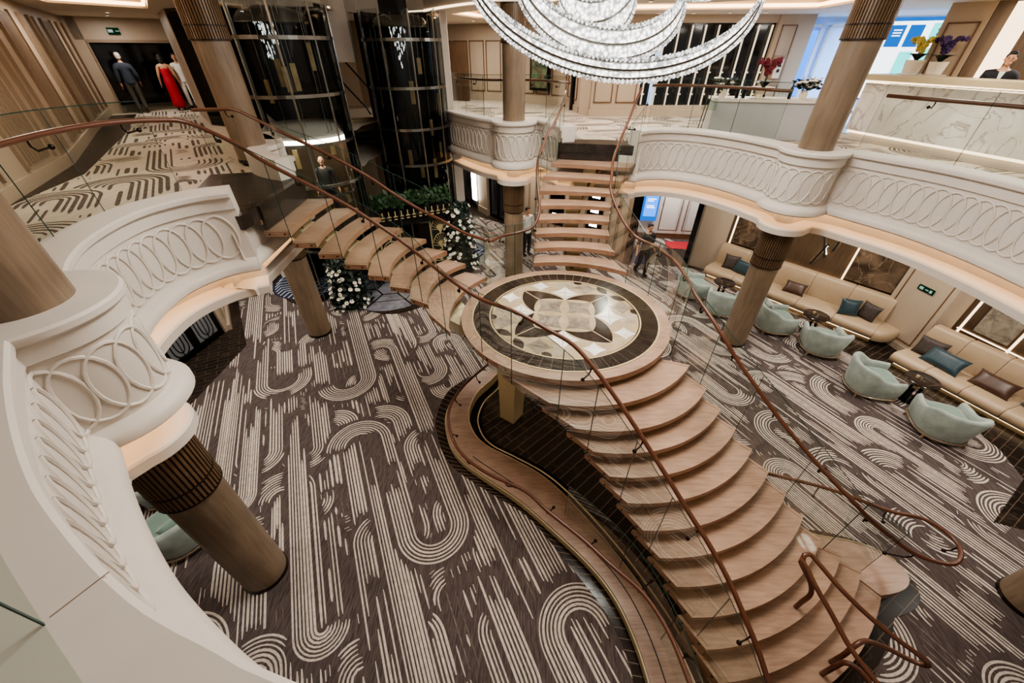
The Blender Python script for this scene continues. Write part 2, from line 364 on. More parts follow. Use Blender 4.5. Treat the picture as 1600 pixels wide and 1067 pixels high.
# ------------------------------------------------------------------ carpet pattern (strips of yarn a millimetre above the pile)
def carpet_strips(mb, inside, bounds, ang, z, seed, m=1, colw=0.56, R0=0.42, R1=0.58, wmul=1.0, fill=0.62, step=0.05, rowv=2.0):
    rnd = random.Random(seed); va = Vector((math.cos(ang), math.sin(ang))); ua = Vector((math.sin(ang), -math.cos(ang)))
    cs = [Vector((x, y)) for x in bounds[0:2] for y in bounds[2:4]]
    u0 = min(p.dot(ua) for p in cs); u1 = max(p.dot(ua) for p in cs); v0 = min(p.dot(va) for p in cs); v1 = max(p.dot(va) for p in cs)
    arches = []; u = u0; col = 0
    while u < u1:
        v = v0 + rnd.uniform(0, rowv)
        while v < v1:
            R = rnd.uniform(R0, R1); d = rnd.choice((1, 1, -1)); s = rnd.choice((1, -1))
            n = rnd.choice((6, 6, 7, 8) if wmul == 1 else (5, 5, 6)); sp = 0.052 * wmul
            la, lb = rnd.uniform(1.2, 4.6) if wmul == 1 else rnd.uniform(.8, 3.4), rnd.choice((0.0, rnd.uniform(0.1, .6), rnd.uniform(0.3, 2.6)))
            cut = rnd.choice((180, 180, 180, 140, 100)) if lb == 0.0 else 180
            arches.append((u + rnd.uniform(-.08, .08), v, R, max(0.06, R - n * sp), d, s, la, lb, cut, n, sp, rnd.random()))
            v += rnd.uniform(rowv * 0.5, rowv * 1.15)
        u += colw; col += 1
    cell = 0.6; H = {}
    for a in arches:
        ext = a[2] + max(a[6], a[7])
        for i in range(int((a[0] - a[2]) // cell), int((a[0] + a[2]) // cell) + 1):
            for j in range(int((a[1] - ext) // cell), int((a[1] + ext) // cell) + 1): H.setdefault((i, j), []).append(a)
    def cover(u, v, pri):
        for a in H.get((int(u // cell), int(v // cell)), ()):
            if a[11] <= pri: continue
            du, dv = (u - a[0]) * a[5], (v - a[1]) * a[4]
            if dv >= 0:
                r2 = math.hypot(du, dv)
                if a[3] - 0.03 < r2 < a[2] + 0.05 and math.degrees(math.atan2(dv, du)) <= a[8] + 2: return True
                if r2 <= a[3] and pri == -1 and a[8] > 170: return True
            else:
                l = a[6] if du > 0 else a[7]
                if -dv < l and a[3] - 0.03 < abs(du) < a[2] + 0.05: return True
                if -dv < min(a[6], 0.5) and abs(du) <= a[3] and pri == -1: return True
        return False
    def emitrun(run, w, m=m, z=z):
        n = len(run)
        if n < 2: return
        rows = []
        for i in range(n):
            t = run[min(i + 1, n - 1)] - run[max(i - 1, 0)]
            if t.length < 1e-6: return
            t.normalize(); nn = Vector((-t.y, t.x)); k = 0.45 if i in (0, n - 1) else 1.0
            p = run[i]; rows.append(((p.x + nn.x * w * k / 2, p.y + nn.y * w * k / 2, z), (p.x - nn.x * w * k / 2, p.y - nn.y * w * k / 2, z)))
        b = len(mb.v); mb.v += [q for r in rows for q in r]
        mb.f += [(b + 2 * i, b + 2 * i + 1, b + 2 * i + 3, b + 2 * i + 2) for i in range(n - 1)]; mb.m += [m] * (n - 1)
    def trace(pts, pri, w, straight=False, m=m, z=z):
        run = []
        for (uu, vv) in pts:
            p = ua * uu + va * vv
            if inside(p.x, p.y) and not cover(uu, vv, pri): run.append(p)
            else:
                emitrun([run[0], run[1], run[-2], run[-1]] if straight and len(run) > 4 else run, w, m, z); run = []
        emitrun([run[0], run[1], run[-2], run[-1]] if straight and len(run) > 4 else run, w, m, z)
    for a in arches:
        p = ua * a[0] + va * a[1]
        if not (bounds[0] - 3 < p.x < bounds[1] + 3 and bounds[2] - 3 < p.y < bounds[3] + 3): continue
        for k in range(a[9]):
            r = a[3] + (k + 0.5) * (a[2] - a[3]) / a[9]; w = rnd.uniform(0.018, 0.034) * wmul
            pts = []; l = a[6] * rnd.uniform(0.6, 1.0) ; q = l
            while q > 0: pts.append((a[0] + a[5] * r, a[1] - a[4] * q)); q -= 0.12
            cut = a[8] - rnd.uniform(0, 14) * (a[7] == 0.0); na = max(5, int(r * math.radians(cut) / 0.07))
            for i in range(na + 1):
                t = math.radians(cut * i / na); pts.append((a[0] + a[5] * r * math.cos(t), a[1] + a[4] * r * math.sin(t)))
            if a[7] > 0:
                l = a[7] * rnd.uniform(0.6, 1.0); q = 0.1
                while q < l: pts.append((a[0] - a[5] * r, a[1] - a[4] * q)); q += 0.12
            trace(pts, a[11], w)
    u = u0
    while u < u1:
        u += rnd.uniform(0.05, 0.085) * wmul; v = v0
        while v < v1:
            on = rnd.choice((rnd.uniform(.2, .7), rnd.uniform(1.2, 4.5), rnd.uniform(1.2, 4.5))) if rnd.random() < fill else 0; w = rnd.uniform(0.017, 0.044) * wmul
            if on:
                k = int(on / 0.07) + 2; trace([(u, v + on * i / (k - 1)) for i in range(k)], -1, w, True)
            v += on + rnd.uniform(0.04, 0.5 if fill > .5 else .9)
    if fill > .5:
        u = u0
        while u < u1:
            u += rnd.uniform(.06, .12); v = v0
            while v < v1:
                on = rnd.uniform(.3, 2.0); k = int(on / .1) + 2; trace([(u, v + on * i / (k - 1)) for i in range(k)], -2, rnd.uniform(.008, .02), True, 2, z - .0006); v += on + rnd.uniform(.1, 1.0)
def inpoly(poly):
    P = [(p[0], p[1]) for p in poly]
    def f(x, y):
        c = False; j = len(P) - 1
        for i in range(len(P)):
            if (P[i][1] > y) != (P[j][1] > y) and x < (P[j][0] - P[i][0]) * (y - P[i][1]) / (P[j][1] - P[i][1]) + P[i][0]: c = not c
            j = i
        return c
    return f
def fill_poly(mb, outer, holes, z, m=0, flip=False):
    bm = bmesh.new(); ed = []
    for loop in [outer] + holes:
        vs = [bm.verts.new((p[0], p[1], z)) for p in loop]
        ed += [bm.edges.new((vs[i], vs[(i + 1) % len(vs)])) for i in range(len(vs))]
    bmesh.ops.triangle_fill(bm, use_beauty=True, use_dissolve=False, edges=ed, normal=(0, 0, -1 if flip else 1))
    bm.verts.index_update(); b = len(mb.v); mb.v += [tuple(v.co) for v in bm.verts]
    for f in bm.faces:
        ix = [b + v.index for v in f.verts]
        if (f.normal.z < 0) != flip: ix.reverse()
        mb.f.append(tuple(ix)); mb.m.append(m)
    bm.free()
# ------------------------------------------------------------------ plan curves of the balcony edge
COLS = {'A': (-3.64, 2.44), 'B': (-5.25, 8.45), 'D': (0.0, 11.73), 'C': (5.74, 8.05), 'E': (7.1, 2.05)}
pA, pB, pC, pD, pE = (COLS[k] for k in 'ABCDE')
path_near = catmull([(-3.78, 5.22), (-4.12, 5.02), (-4.36, 4.6), (-4.36, 4.1), (-4.22, 3.6), (-4.0, 3.2), (-3.82, 2.97)], .08) \
    + [Vector(p) for p in arcpts(pA, .57, 105, -52, 18)] + catmull([(-3.22, 1.93), (-2.83, 1.56), (-2.43, 1.22), (-2.07, .95), (-1.76, .76), (-1.47, .6), (-1.21, .48), (-.94, .39), (-.66, .3), (0.2, .12), (1.4, 0.0), (3.0, -.1), (4.4, .1)], .1)
path_right = catmull([(2.98, 9.98), (3.3, 10.16), (3.72, 10.2), (4.2, 10.02), (4.65, 9.55), (4.98, 9.0), (5.12, 8.62)], .08) \
    + [Vector(p) for p in arcpts(pC, .6, 148, 322, 20)] + catmull([(6.24, 7.62), (6.5, 7.15), (6.78, 6.6), (6.95, 6.0), (7.03, 5.3), (7.02, 4.5), (6.95, 3.7), (6.88, 3.0), (6.84, 2.68)], .09) \
    + [Vector(p) for p in arcpts(pE, .62, 112, 250, 14)] + catmull([(6.86, 1.4), (6.4, .9), (5.6, .4), (4.4, .1)], .1)
path_back = catmull([(-2.12, 13.75), (-1.75, 13.15), (-1.3, 12.52), (-.95, 12.1), (-.66, 11.85)], .08) \
    + [Vector(p) for p in arcpts(pD, .62, 172, 368, 22)] + catmull([(.64, 11.75), (.85, 11.35), (1.02, 10.95), (1.12, 10.55)], .08)
path_lift = catmull([(-3.9, 7.42), (-4.3, 7.62), (-4.6, 7.9), (-4.72, 8.15)], .08) + [Vector(p) for p in arcpts(pB, .58, -28, 62, 12)] + catmull([(-5.03, 9.05), (-5.35, 9.45), (-5.75, 9.8), (-6.2, 10.05)], .08)
for P in (path_near, path_right, path_back, path_lift):
    for p in P: p.resize_2d() if len(p) > 2 else None
def make_hole(d):
    def o(P, side): return [(p.x, p.y) for p in (offset(resample(P, .14), d, side) if d else P)]
    h = o(path_near, -1) + list(reversed(o(path_right, 1)))[1:] + list(reversed(o(path_back, 1))) \
        + [(-2.4, 14.2), (-3.1, 14.6), (-4.3, 14.3), (-4.6, 13.2), (-4.5, 12.4), (-6.3, 12.2), (-6.65, 11.2), (-6.45, 10.5)] + list(reversed(o(path_lift, 1)))
    r = []
    for p in h:
        if not r or math.hypot(p[0] - r[-1][0], p[1] - r[-1][1]) > 0.03: r.append(p)
    return r
hole = make_hole(0); hole_floor = make_hole(-.2); hole_soffit = make_hole(-.5)
# ------------------------------------------------------------------ lower floor
mb = MB(); mb.add([(-18, -4, 0), (15, -4, 0), (15, 23, 0), (-18, 23, 0)], [(0, 1, 2, 3)], 0)
visible = inpoly([(-.9, .9), (-4.6, .9), (-7.6, 5.0), (-10.6, 11.5), (-9, 14), (-3, 20.5), (2, 21), (6.5, 14.5), (9.6, 8.2), (10.0, 3.2), (7.2, 1.0)])
core = inpoly([(-.6, 6.2), (-1.1, 5.4), (-.8, 4.6), (.4, 3.8), (1.5, 2.6), (1.8, 1.0), (4.6, 1.3), (4.6, 2.4), (2.6, 4.9), (1.8, 6.2), (.4, 6.8)])
carpet_strips(mb, lambda x, y: visible(x, y) and not core(x, y), (-11, 10, .5, 17), CARP, 0.0015, 11, colw=.43, fill=.86, rowv=2.1, R0=.36, R1=.66)
struct('floor', mb, [M['carpet'], M['carpet_line'], M['carpet_mid']], smooth=False)
def slab(name, poly, z, mat, mats=None):
    b = MB(); b.prism(poly, 0.0, z); return struct(name, b, mat, smooth=False)
# dark marble borders along the walls
slab('stone_border_left', [(-7.0, 4.6), (-6.92, 7.86), (-8.1, 9.6), (-9.25, 11.35), (-10.3, 12.0), (-11.2, 11.0), (-8.2, 7.6), (-8.2, 3.2), (-5.2, 1.0), (-4.6, 1.2)], 0.006, M['dark_tile'])
slab('stone_border_right', [(9.7, 8.4), (9.15, 8.3), (8.3, 7.75), (8.98, 6.62), (9.3, 5.6), (9.3, 4.6), (9.1, 3.97), (7.77, 3.18), (8.13, 3.05), (9.4, 2.2), (11.5, 2.0), (11.5, 5), (10.5, 8.2)], 0.006, M['dark_tile'])
slab('stone_threshold', [(4.0, 12.7), (6.5, 12.2), (7.3, 12.3), (7.6, 13.6), (4.4, 14.2)], 0.006, M['dark_tile'])
slab('stone_threshold_rear', [(-2.2, 16.6), (-1.55, 17.4), (0.3, 15.9), (1.2, 17.2), (-1.6, 20.6), (-3.5, 19)], 0.006, M['dark_tile'])
# elevator lobby: zigzag carpet roundel in a dark border, grey marble medallion
lob = [(-8.0, 11.3)] + [tuple(p) for p in catmull([(-7.5, 10.75), (-6.8, 10.0), (-6.0, 9.75), (-5.46, 10.35), (-4.46, 9.58), (-3.52, 9.32), (-2.7, 9.75), (-2.0, 10.9), (-1.35, 12.1), (-.95, 13.3), (-1.1, 14.6), (-1.7, 15.9)], .25)] + [(-3.5, 17.5), (-7.5, 15.5)]
slab('stone_border_lobby', lob, 0.006, M['dark_tile'])
def zigzag(name, c, r, rot):
    b = MB(); b.prism(arcpts(c, r, 0, 360, 40)[:-1], 0.006, 0.010, 0)
    n = int(2 * r / 0.16)
    for i in range(n):
        y = -r + (i + .5) * 2 * r / n; hw = math.sqrt(max(0.01, r * r - y * y)) - .06; k = max(2, int(2 * hw / .22)); row = []
        for j in range(k + 1):
            x = -hw + 2 * hw * j / k; yy = y + (0.07 if j % 2 else -0.07)
            row.append((x, yy))
        A = [(c[0] + x * math.cos(rot) - (yy + .022) * math.sin(rot), c[1] + x * math.sin(rot) + (yy + .022) * math.cos(rot), .012) for x, yy in row]
        B = [(c[0] + x * math.cos(rot) - (yy - .022) * math.sin(rot), c[1] + x * math.sin(rot) + (yy - .022) * math.cos(rot), .012) for x, yy in row]
        b.grid([A, B], 1)
    return struct(name, b, [M['zig_base'], M['zig_line']], smooth=False)
zigzag('zigzag_carpet', (-2.1, 13.7), 1.0, 0.5)
zigzag('zigzag_carpet', (-6.7, 11.3), 1.15, 0.9)
b = MB(); b.prism(arcpts((-3.95, 10.85), 1.38, 0, 360, 48)[:-1], 0.006, 0.012, 0)
for k in range(6):
    a = PI / 3 * k + .2; c = (-3.95, 10.85)
    b.wallbox((c[0] + .45 * math.cos(a), c[1] + .45 * math.sin(a)), (c[0] + 1.4 * math.cos(a), c[1] + 1.4 * math.sin(a)), .012, .014, .06, 1)
    a2 = a + PI / 3; b.wallbox((c[0] + .45 * math.cos(a), c[1] + .45 * math.sin(a)), (c[0] + .45 * math.cos(a2), c[1] + .45 * math.sin(a2)), .012, .014, .05, 1)
    b.wallbox((c[0] + .95 * math.cos(a), c[1] + .95 * math.sin(a)), (c[0] + .95 * math.cos(a2), c[1] + .95 * math.sin(a2)), .012, .014, .03, 1)
struct('marble_medallion', b, [M['grey_marble'], M['stone_dark']], smooth=False)
# ------------------------------------------------------------------ upper floor, soffit
mb = MB(); outer = [(-19, -5), (16, -5), (16, 24), (-19, 24)]
fill_poly(mb, outer, [hole_floor], ZF, 0)
hall = inpoly([(-4.9, 2.2), (-5.2, 1.2), (-7.3, 4.6), (-7.9, 7.5), (-10.6, 11.7), (-13.6, 15.9), (-12.4, 17.6), (-10.9, 15.4), (-6.6, 9.6), (-4.2, 7.6), (-4.3, 5.3), (-4.8, 4.6)])
carpet_strips(mb, hall, (-14, -4, 1, 18), math.radians(126), ZF + .0015, 5, colw=.85, R0=.5, R1=.75, wmul=1.9, fill=.3, rowv=2.2)
rg = inpoly([(1.2, 10.7), (.7, 12.3), (-1.8, 14.6), (-2.2, 19), (2.4, 15.5), (8, 15.2), (9, 11), (9.6, 7.5), (9.5, 3), (7.6, 3), (7.4, 7), (6.4, 8.6), (5.4, 9.4), (4.3, 10.6), (3.2, 10.7), (2.9, 10.2)])
carpet_strips(mb, rg, (-2, 10, 3, 18), math.radians(10), ZF + .0015, 9, colw=.95, R0=.6, R1=.85, wmul=1.6, fill=.1, rowv=2.0)
struct('upper_floor', mb, [M['carpet_up'], M['carpet_up_line']], smooth=False)
mb = MB(); fill_poly(mb, outer, [hole_soffit], 3.3, 0, True); struct('soffit', mb, M['plaster_soft'], smooth=False)
# dark tile at the head of each upper flight and along the hallway
def usl(name, poly, mat): b = MB(); b.prism(poly, ZF - .002, ZF + .008); return struct(name, b, mat, smooth=False)
usl('stone_nosing_left', [(-3.86, 5.5), (-3.92, 7.35), (-4.6, 7.75), (-5.6, 7.5), (-5.1, 6.2), (-4.6, 5.5)], M['dark_tile'])
usl('stone_nosing_rear', [(1.25, 10.45), (2.95, 10.2), (2.95, 10.75), (2.2, 10.95), (1.15, 10.95)], M['dark_tile'])
usl('stone_border_hall', [(-5.6, 2.4), (-7.4, 5.5), (-8.0, 7.6), (-10.59, 11.74), (-13.46, 15.82), (-14.3, 15.2), (-10.0, 9.2), (-8.9, 7.2), (-8.4, 5.2), (-6.6, 1.8)], M['dark_tile'])
# ------------------------------------------------------------------ fascia of the balcony
PROF = [(-.40, ZF), (-.40, ZCURB), (-.02, ZCURB), (0.0, ZCURB - .02), (0.0, 4.535), (-.012, 4.52), (-.05, 4.515), (-.05, 4.37), (-.085, 4.35), (-.085, 3.655), (-.06, 3.64), (0.0, 3.61), (.035, 3.56), (.035, 3.50), (0.0, 3.47), (-.10, 3.46), (-.36, 3.46), (-.40, 3.44), (-.42, 3.20), (-.30, 3.17), (-.15, 3.16), (-.13, 3.14), (-.13, 3.03), (-.2, 3.02), (-.6, 3.02), (-.6, 3.3)]
def fascia(name, path, side, sp=.2, ovals=True, skip=0):
    P = resample(path, .085); Nn = normals2(P, side); mb = MB()
    rows = [[(p.x + n.x * d, p.y + n.y * d, z) for d, z in PROF] for p, n in zip(P, Nn)]
    mb.grid(rows, 0)
    for r in (rows[0], rows[-1]): mb.add(r, [tuple(range(1, 18))], 0)
    # luminous strip tucked in the recess
    Q = [[(p.x + n.x * d, p.y + n.y * d, z) for d, z in ((-.395, 3.44), (-.26, 3.445))] for p, n in zip(P, Nn)]
    # interlaced oval relief
    F = resample([p + n * (-.087) for p, n in zip(P, Nn)], .04); FN = normals2(F, side); L = .04 * (len(F) - 1); k = int(L / sp)
    for i in range(k):
        s = (i + .5) * L / k; ring = []
        a, hh = sp * .98, .30
        if s - a < 0 or s + a > L: continue
        for j in range(22):
            t = 2 * PI * j / 22; ss = s + a * math.cos(t); q = min(len(F) - 2, max(0, int(ss / .04))); w = ss / .04 - q
            p = F[q].lerp(F[q + 1], w); n = FN[q]
            ring.append((p.x + n.x * .006, p.y + n.y * .006, 4.005 + hh * math.sin(t)))
        mb.tube(ring, .016, 6, True, 0)
    o = struct(name, mb, [M['plaster']], angle=35)
    g = MB(); g.grid(Q, 0); l = g.build('trim_light', M['warm'], None); l['kind'] = 'structure'
    return o
fascia('balcony_fascia', path_near, -1)
fascia('balcony_fascia', path_right, 1)
fascia('balcony_fascia', path_back, 1)
fascia('balcony_fascia', path_lift, 1)

def fascia_low(name, path, side):
    P = resample(path, .3); Nn = normals2(P, side); i = PROF.index((-.085, 3.655)); pr = [(-.085, 4.05)] + PROF[i:]; mb = MB()
    mb.grid([[(p.x + n.x * d, p.y + n.y * d, z) for d, z in pr] for p, n in zip(P, Nn)], 0); struct(name, mb, M['plaster'], angle=35)
    g = MB(); g.grid([[(p.x + n.x * d, p.y + n.y * d, z) for d, z in ((-.395, 3.44), (-.26, 3.445))] for p, n in zip(P, Nn)]); l = g.build('trim_light', M['warm'], None); l['kind'] = 'structure'
fascia_low('balcony_fascia', [Vector((-3.86, 5.2)), Vector((-3.96, 7.45))], 1)
fascia_low('balcony_fascia', [Vector((1.08, 10.6)), Vector((3.02, 9.98))], 1)
# ------------------------------------------------------------------ stairs
LC = (0.88, 5.64); LRX, LRY = 1.79, 1.69      # landing roundel
def lpt(a, k=1.0): return Vector((LC[0] + LRX * k * math.cos(math.radians(a)), LC[1] + LRY * k * math.sin(math.radians(a))))
E_ = [(-3.80, 5.68), (-3.44, 5.69), (-3.09, 5.69), (-2.74, 5.70), (-2.38, 5.68), (-2.04, 5.63), (-1.72, 5.55), (-1.40, 5.36), (-.99, 4.84)]
F_ = [(-3.86, 7.29), (-3.39, 7.32), (-2.97, 7.35), (-2.58, 7.36), (-2.17, 7.29), (-1.72, 7.2), (-1.31, 7.05), (-.94, 6.87), (-.52, 6.68)]
SL = [0.02, .05, .09, .13, .17, .2, .23, .26, .27]
LEFT = [(E_[i], F_[i], -SL[i], ZL + RS * (9 - i)) for i in range(9)]
bL = [(1.14, 10.52), (.91, 10.1), (.69, 9.62), (.58, 9.1), (.52, 8.62), (.47, 8.24), (.44, 7.9), (.42, 7.58), (.42, 7.29)]
bR = [(3.0, 10.13), (2.72, 9.63), (2.43, 9.2), (2.24, 8.86), (2.12, 8.5), (2.05, 8.13), (2.02, 7.8), (2.08, 7.4), (2.24, 6.86)]
SB = [0.0, -.02, -.04, -.06, -.08, -.1, -.12, -.15, -.2]
REAR = [(bL[i], bR[i], SB[i], ZL + RS * (9 - i)) for i in range(9)]
cL = [(.49, 3.70), (.83, 3.41), (1.06, 3.17), (1.25, 2.92), (1.45, 2.66), (1.62, 2.40), (1.80, 2.15), (1.97, 1.90), (2.11, 1.64), (2.23, 1.38), (2.33, 1.12), (2.40, .86)]
cR = [(2.72, 4.50), (2.89, 4.16), (3.08, 3.94), (3.26, 3.71), (3.46, 3.49), (3.65, 3.25), (3.84, 3.01), (4.03, 2.78), (4.22, 2.56), (4.52, 2.44), (4.80, 2.30), (4.98, 2.04)]
SC = [.36, .33, .3, .28, .27, .26, .25, .25, .25, .26, .27, .28]
LOWER = [(cL[i], cR[i], SC[i], ZL - RS * (i + 1)) for i in range(12)]
def flight(name, label, steps, up_edge, over, side_edge, dirsign, solid_from=99):
    """steps from top to bottom; each tread spans from its nosing back under the tread above"""
    t = thing(name, label, 'stairs', (steps[-1][0][0], steps[-1][0][1], 0), 'flights of the atrium staircase')
    prev = up_edge
    for k, (a, b_, sag, z) in enumerate(steps):
        front = arc3(a, b_, sag, 16); back = prev
        # push the back edge a little under the step above
        mid_f = front[8]; mid_b = back[len(back) // 2]; d = (mid_b - mid_f); d = d / max(1e-6, d.length) * over
        bk = [p + d for p in back]
        mbt = MB(); th = .085
        poly = front + list(reversed(bk))
        mbt.prism(poly, z - th, z, 0, 1)
        zb = 0.0
        if k >= solid_from:
            mbt.prism(front + list(reversed(back)), 0.01, z - th, 0, 1)
        # pale brass nosing line and bolts in the end grain
        for e0, e1 in ((front[0], bk[0]), (front[-1], bk[-1])):
            dd = e1 - e0; L = dd.length
            if L < 1e-3: continue
            nn = Vector((dd.y, -dd.x)) / L
            c = (front[8] + bk[len(bk) // 2]) / 2
            if nn.dot(c - e0) > 0: nn = -nn
            for q in (.2, .8):
                p = e0 + dd * q
                mbt.tube([(p.x - nn.x * .01, p.y - nn.y * .01, z - .045), (p.x + nn.x * .006, p.y + nn.y * .006, z - .045)], .015, 8, m=2)
            # dark inlay line parallel with the end
            p0 = e0 + dd * .02 - nn * .05; p1 = e0 + dd * .98 - nn * .05
            mbt.wallbox(p0, p1, z - .001, z + .0012, .007, 3)
        mbt.build('tread', [M['tread'], M['tread_edge'], M['black'], M['trim_brown']], t, smooth=False)
        prev = front
    return t
topL = [Vector((-4.16, 5.72)).lerp(Vector((-4.22, 7.3)), i / 16) for i in range(17)]
tl = flight('staircase_flight', 'open oak staircase flight climbing from round landing to gallery beside potted white flowers', LEFT, topL, .02, None, 1)
topR = [Vector((1.3, 10.84)).lerp(Vector((3.1, 10.45)), i / 16) for i in range(17)]
tr_ = flight('staircase_flight', 'open oak staircase flight rising straight behind the round landing to the rear gallery', REAR, topR, .02, None, 1)
arcL = [lpt(-122 + i * 85 / 16, .98) for i in range(17)]
tw = flight('staircase_flight', 'wide curved oak staircase flight sweeping down from round landing to carpet', LOWER, arcL, .13, None, 1, 9)
# dark risers under the gallery edge
for nm, a, b_ in (('stone_riser_left', topL[0] + Vector((.37, 0)), topL[-1] + Vector((.37, 0))), ('stone_riser_rear', Vector((1.1, 10.55)), Vector((3.02, 10.15)))):
    q = MB(); q.wallbox(a, b_, 3.9, ZF, .06); o = struct(nm, q, M['stone_dark'], False)
q = MB(); q.prism([(-4.35, 5.3), (-3.8, 5.27), (-3.78, 5.5), (-3.88, 7.4), (-4.4, 7.6)], ZF - .19, ZF + .004); struct('stone_landing_edge_left', q, M['stone_dark'], False)
q = MB(); q.prism([(1.1, 10.5), (3.0, 10.12), (3.1, 10.5), (1.2, 10.9)], ZF - .19, ZF + .004); struct('stone_landing_edge_rear', q, M['stone_dark'], False)
# steel spine beams
def spine(parent, steps, w=.34, h=.2, ext=None):
    P = []
    for a, b_, s, z in steps:
        ar = arc3(a, b_, s, 2); P.append((ar[1].x, ar[1].y, z))
    if ext: P.append(ext)
    P = catmull(P, .15); mb = MB(); rows = []
    for i, p in enumerate(P):
        t = P[min(i + 1, len(P) - 1)] - P[max(i - 1, 0)]; n = Vector((t.y, -t.x)).normalized()
        z = p.z - .09
        rows.append([(p.x + n.x * w / 2, p.y + n.y * w / 2, z - RS), (p.x - n.x * w / 2, p.y - n.y * w / 2, z - RS), (p.x - n.x * w / 2, p.y - n.y * w / 2, z - RS - h), (p.x + n.x * w / 2, p.y + n.y * w / 2, z - RS - h)])
    mb.grid(rows, 0, True); mb.add(rows[0], [(0, 1, 2, 3)]); mb.add(rows[-1], [(3, 2, 1, 0)])
    for a, b_, s, z in steps:
        c = arc3(a, b_, s, 2)[1]; d = (Vector(b_) - Vector(a)).normalized(); n = Vector((-d.y, d.x))
        mb.box((c.x + n.x * .2, c.y + n.y * .2, z - .18), (.3, .2, .2), math.atan2(d.y, d.x))
    mb.build('spine_beam', M['gold_dull'], parent, smooth=False)
spine(tl, LEFT, .5, .2, (-.7, 5.7, ZL + .08)); spine(tr_, REAR, .3, .2, (1.25, 7.1, ZL + .08)); spine(tw, LOWER[:9], .5, .22)
# landing roundel
def ellipse(rx, ry, n=72, c=LC): return [(c[0] + rx * math.cos(2 * PI * i / n), c[1] + ry * math.sin(2 * PI * i / n)) for i in range(n)]
ld = thing('stair_landing', 'round oak stair landing inlaid with a dark ring and stone rosette', 'landing', (LC[0], LC[1], 0))
q = MB(); q.prism(ellipse(LRX, LRY), ZL - .1, ZL, 0, 1)
for a in (200, 212, 224, 236):
    p = lpt(a, 1.0); q.ell((p.x, p.y, ZL - .05), (.02, .02, .02), 8, 4, 2)
q.build('oak_disc', [M['tread'], M['tread_edge'], M['black']], ld)
def ringm(rx0, ry0, rx1, ry1, z0, z1, mat, name):
    q = MB(); A = ellipse(rx0, ry0); B = ellipse(rx1, ry1)
    rows = [[(p[0], p[1], z0) for p in A], [(p[0], p[1], z1) for p in A], [(p[0], p[1], z1) for p in B], [(p[0], p[1], z0) for p in B]]
    q.grid(rows, 0, True); return q.build(name, mat, ld, smooth=False)
KR = LRY / LRX
def radial_tiles(r0, r1, n, z, mats, name):
    q = MB()
    for i in range(n):
        a0 = 2 * PI * (i + .02) / n; a1 = 2 * PI * (i + .98) / n; pts = []
        for r, aa in ((r0, (a0, (a0 + a1) / 2, a1)), (r1, (a1, (a0 + a1) / 2, a0))):
            for a in aa: pts.append((LC[0] + r * math.cos(a), LC[1] + r * KR * math.sin(a)))
        q.prism(pts, z - .004, z, 0)
    return q.build(name, mats, ld, smooth=False)
ringm(1.27, 1.27 * KR, 1.60, 1.60 * KR, ZL, ZL + .003, M['grout'], 'grout_ring')
radial_tiles(1.31, 1.585, 56, ZL + .006, M['stone_dark'], 'dark_tile_ring')
ringm(1.585, 1.585 * KR, 1.61, 1.61 * KR, ZL, ZL + .008, M['gold'], 'brass_ring'); ringm(1.285, 1.285 * KR, 1.31, 1.31 * KR, ZL, ZL + .008, M['gold'], 'brass_ring')
# rosette of lens petals (dark) on a grid of squares (grey), with white kites
ROT = math.radians(-7)
def loc2(x, y): return (LC[0] + (x * math.cos(ROT) - y * math.sin(ROT)), LC[1] + (x * math.sin(ROT) + y * math.cos(ROT)) * KR)
def lens(p, q_, bul, n=8):
    a = arc3(p, q_, bul, n); b_ = arc3(q_, p, bul, n); return [(v.x, v.y) for v in a[:-1]] + [(v.x, v.y) for v in b_[:-1]]
dk = MB(); wh = MB(); gy = MB(); pl = MB()
def put(mbx, poly, z):
    pts = []
    for x, y in poly:
        r_ = math.hypot(x, y)
        if r_ > .985: x, y = x * .985 / r_, y * .985 / r_
        pts.append(loc2(x * 1.29, y * 1.29))
    mbx.prism(pts, ZL + .003, z)
def pol(r_, deg): return (r_ * math.cos(math.radians(deg)), r_ * math.sin(math.radians(deg)))
def csq(c, hw, deg, conc, sx=1.0):
    u_ = Vector(pol(1, deg)); v_ = Vector(pol(1, deg + 90)); cc = Vector(c); K = [cc + u_ * hw * a * sx + v_ * hw * b_ for a, b_ in ((-1, -1), (1, -1), (1, 1), (-1, 1))]
    P = []
    for k in range(4): P += [(v.x, v.y) for v in arc3(K[k], K[(k + 1) % 4], -conc, 6)[:-1]]
    return P
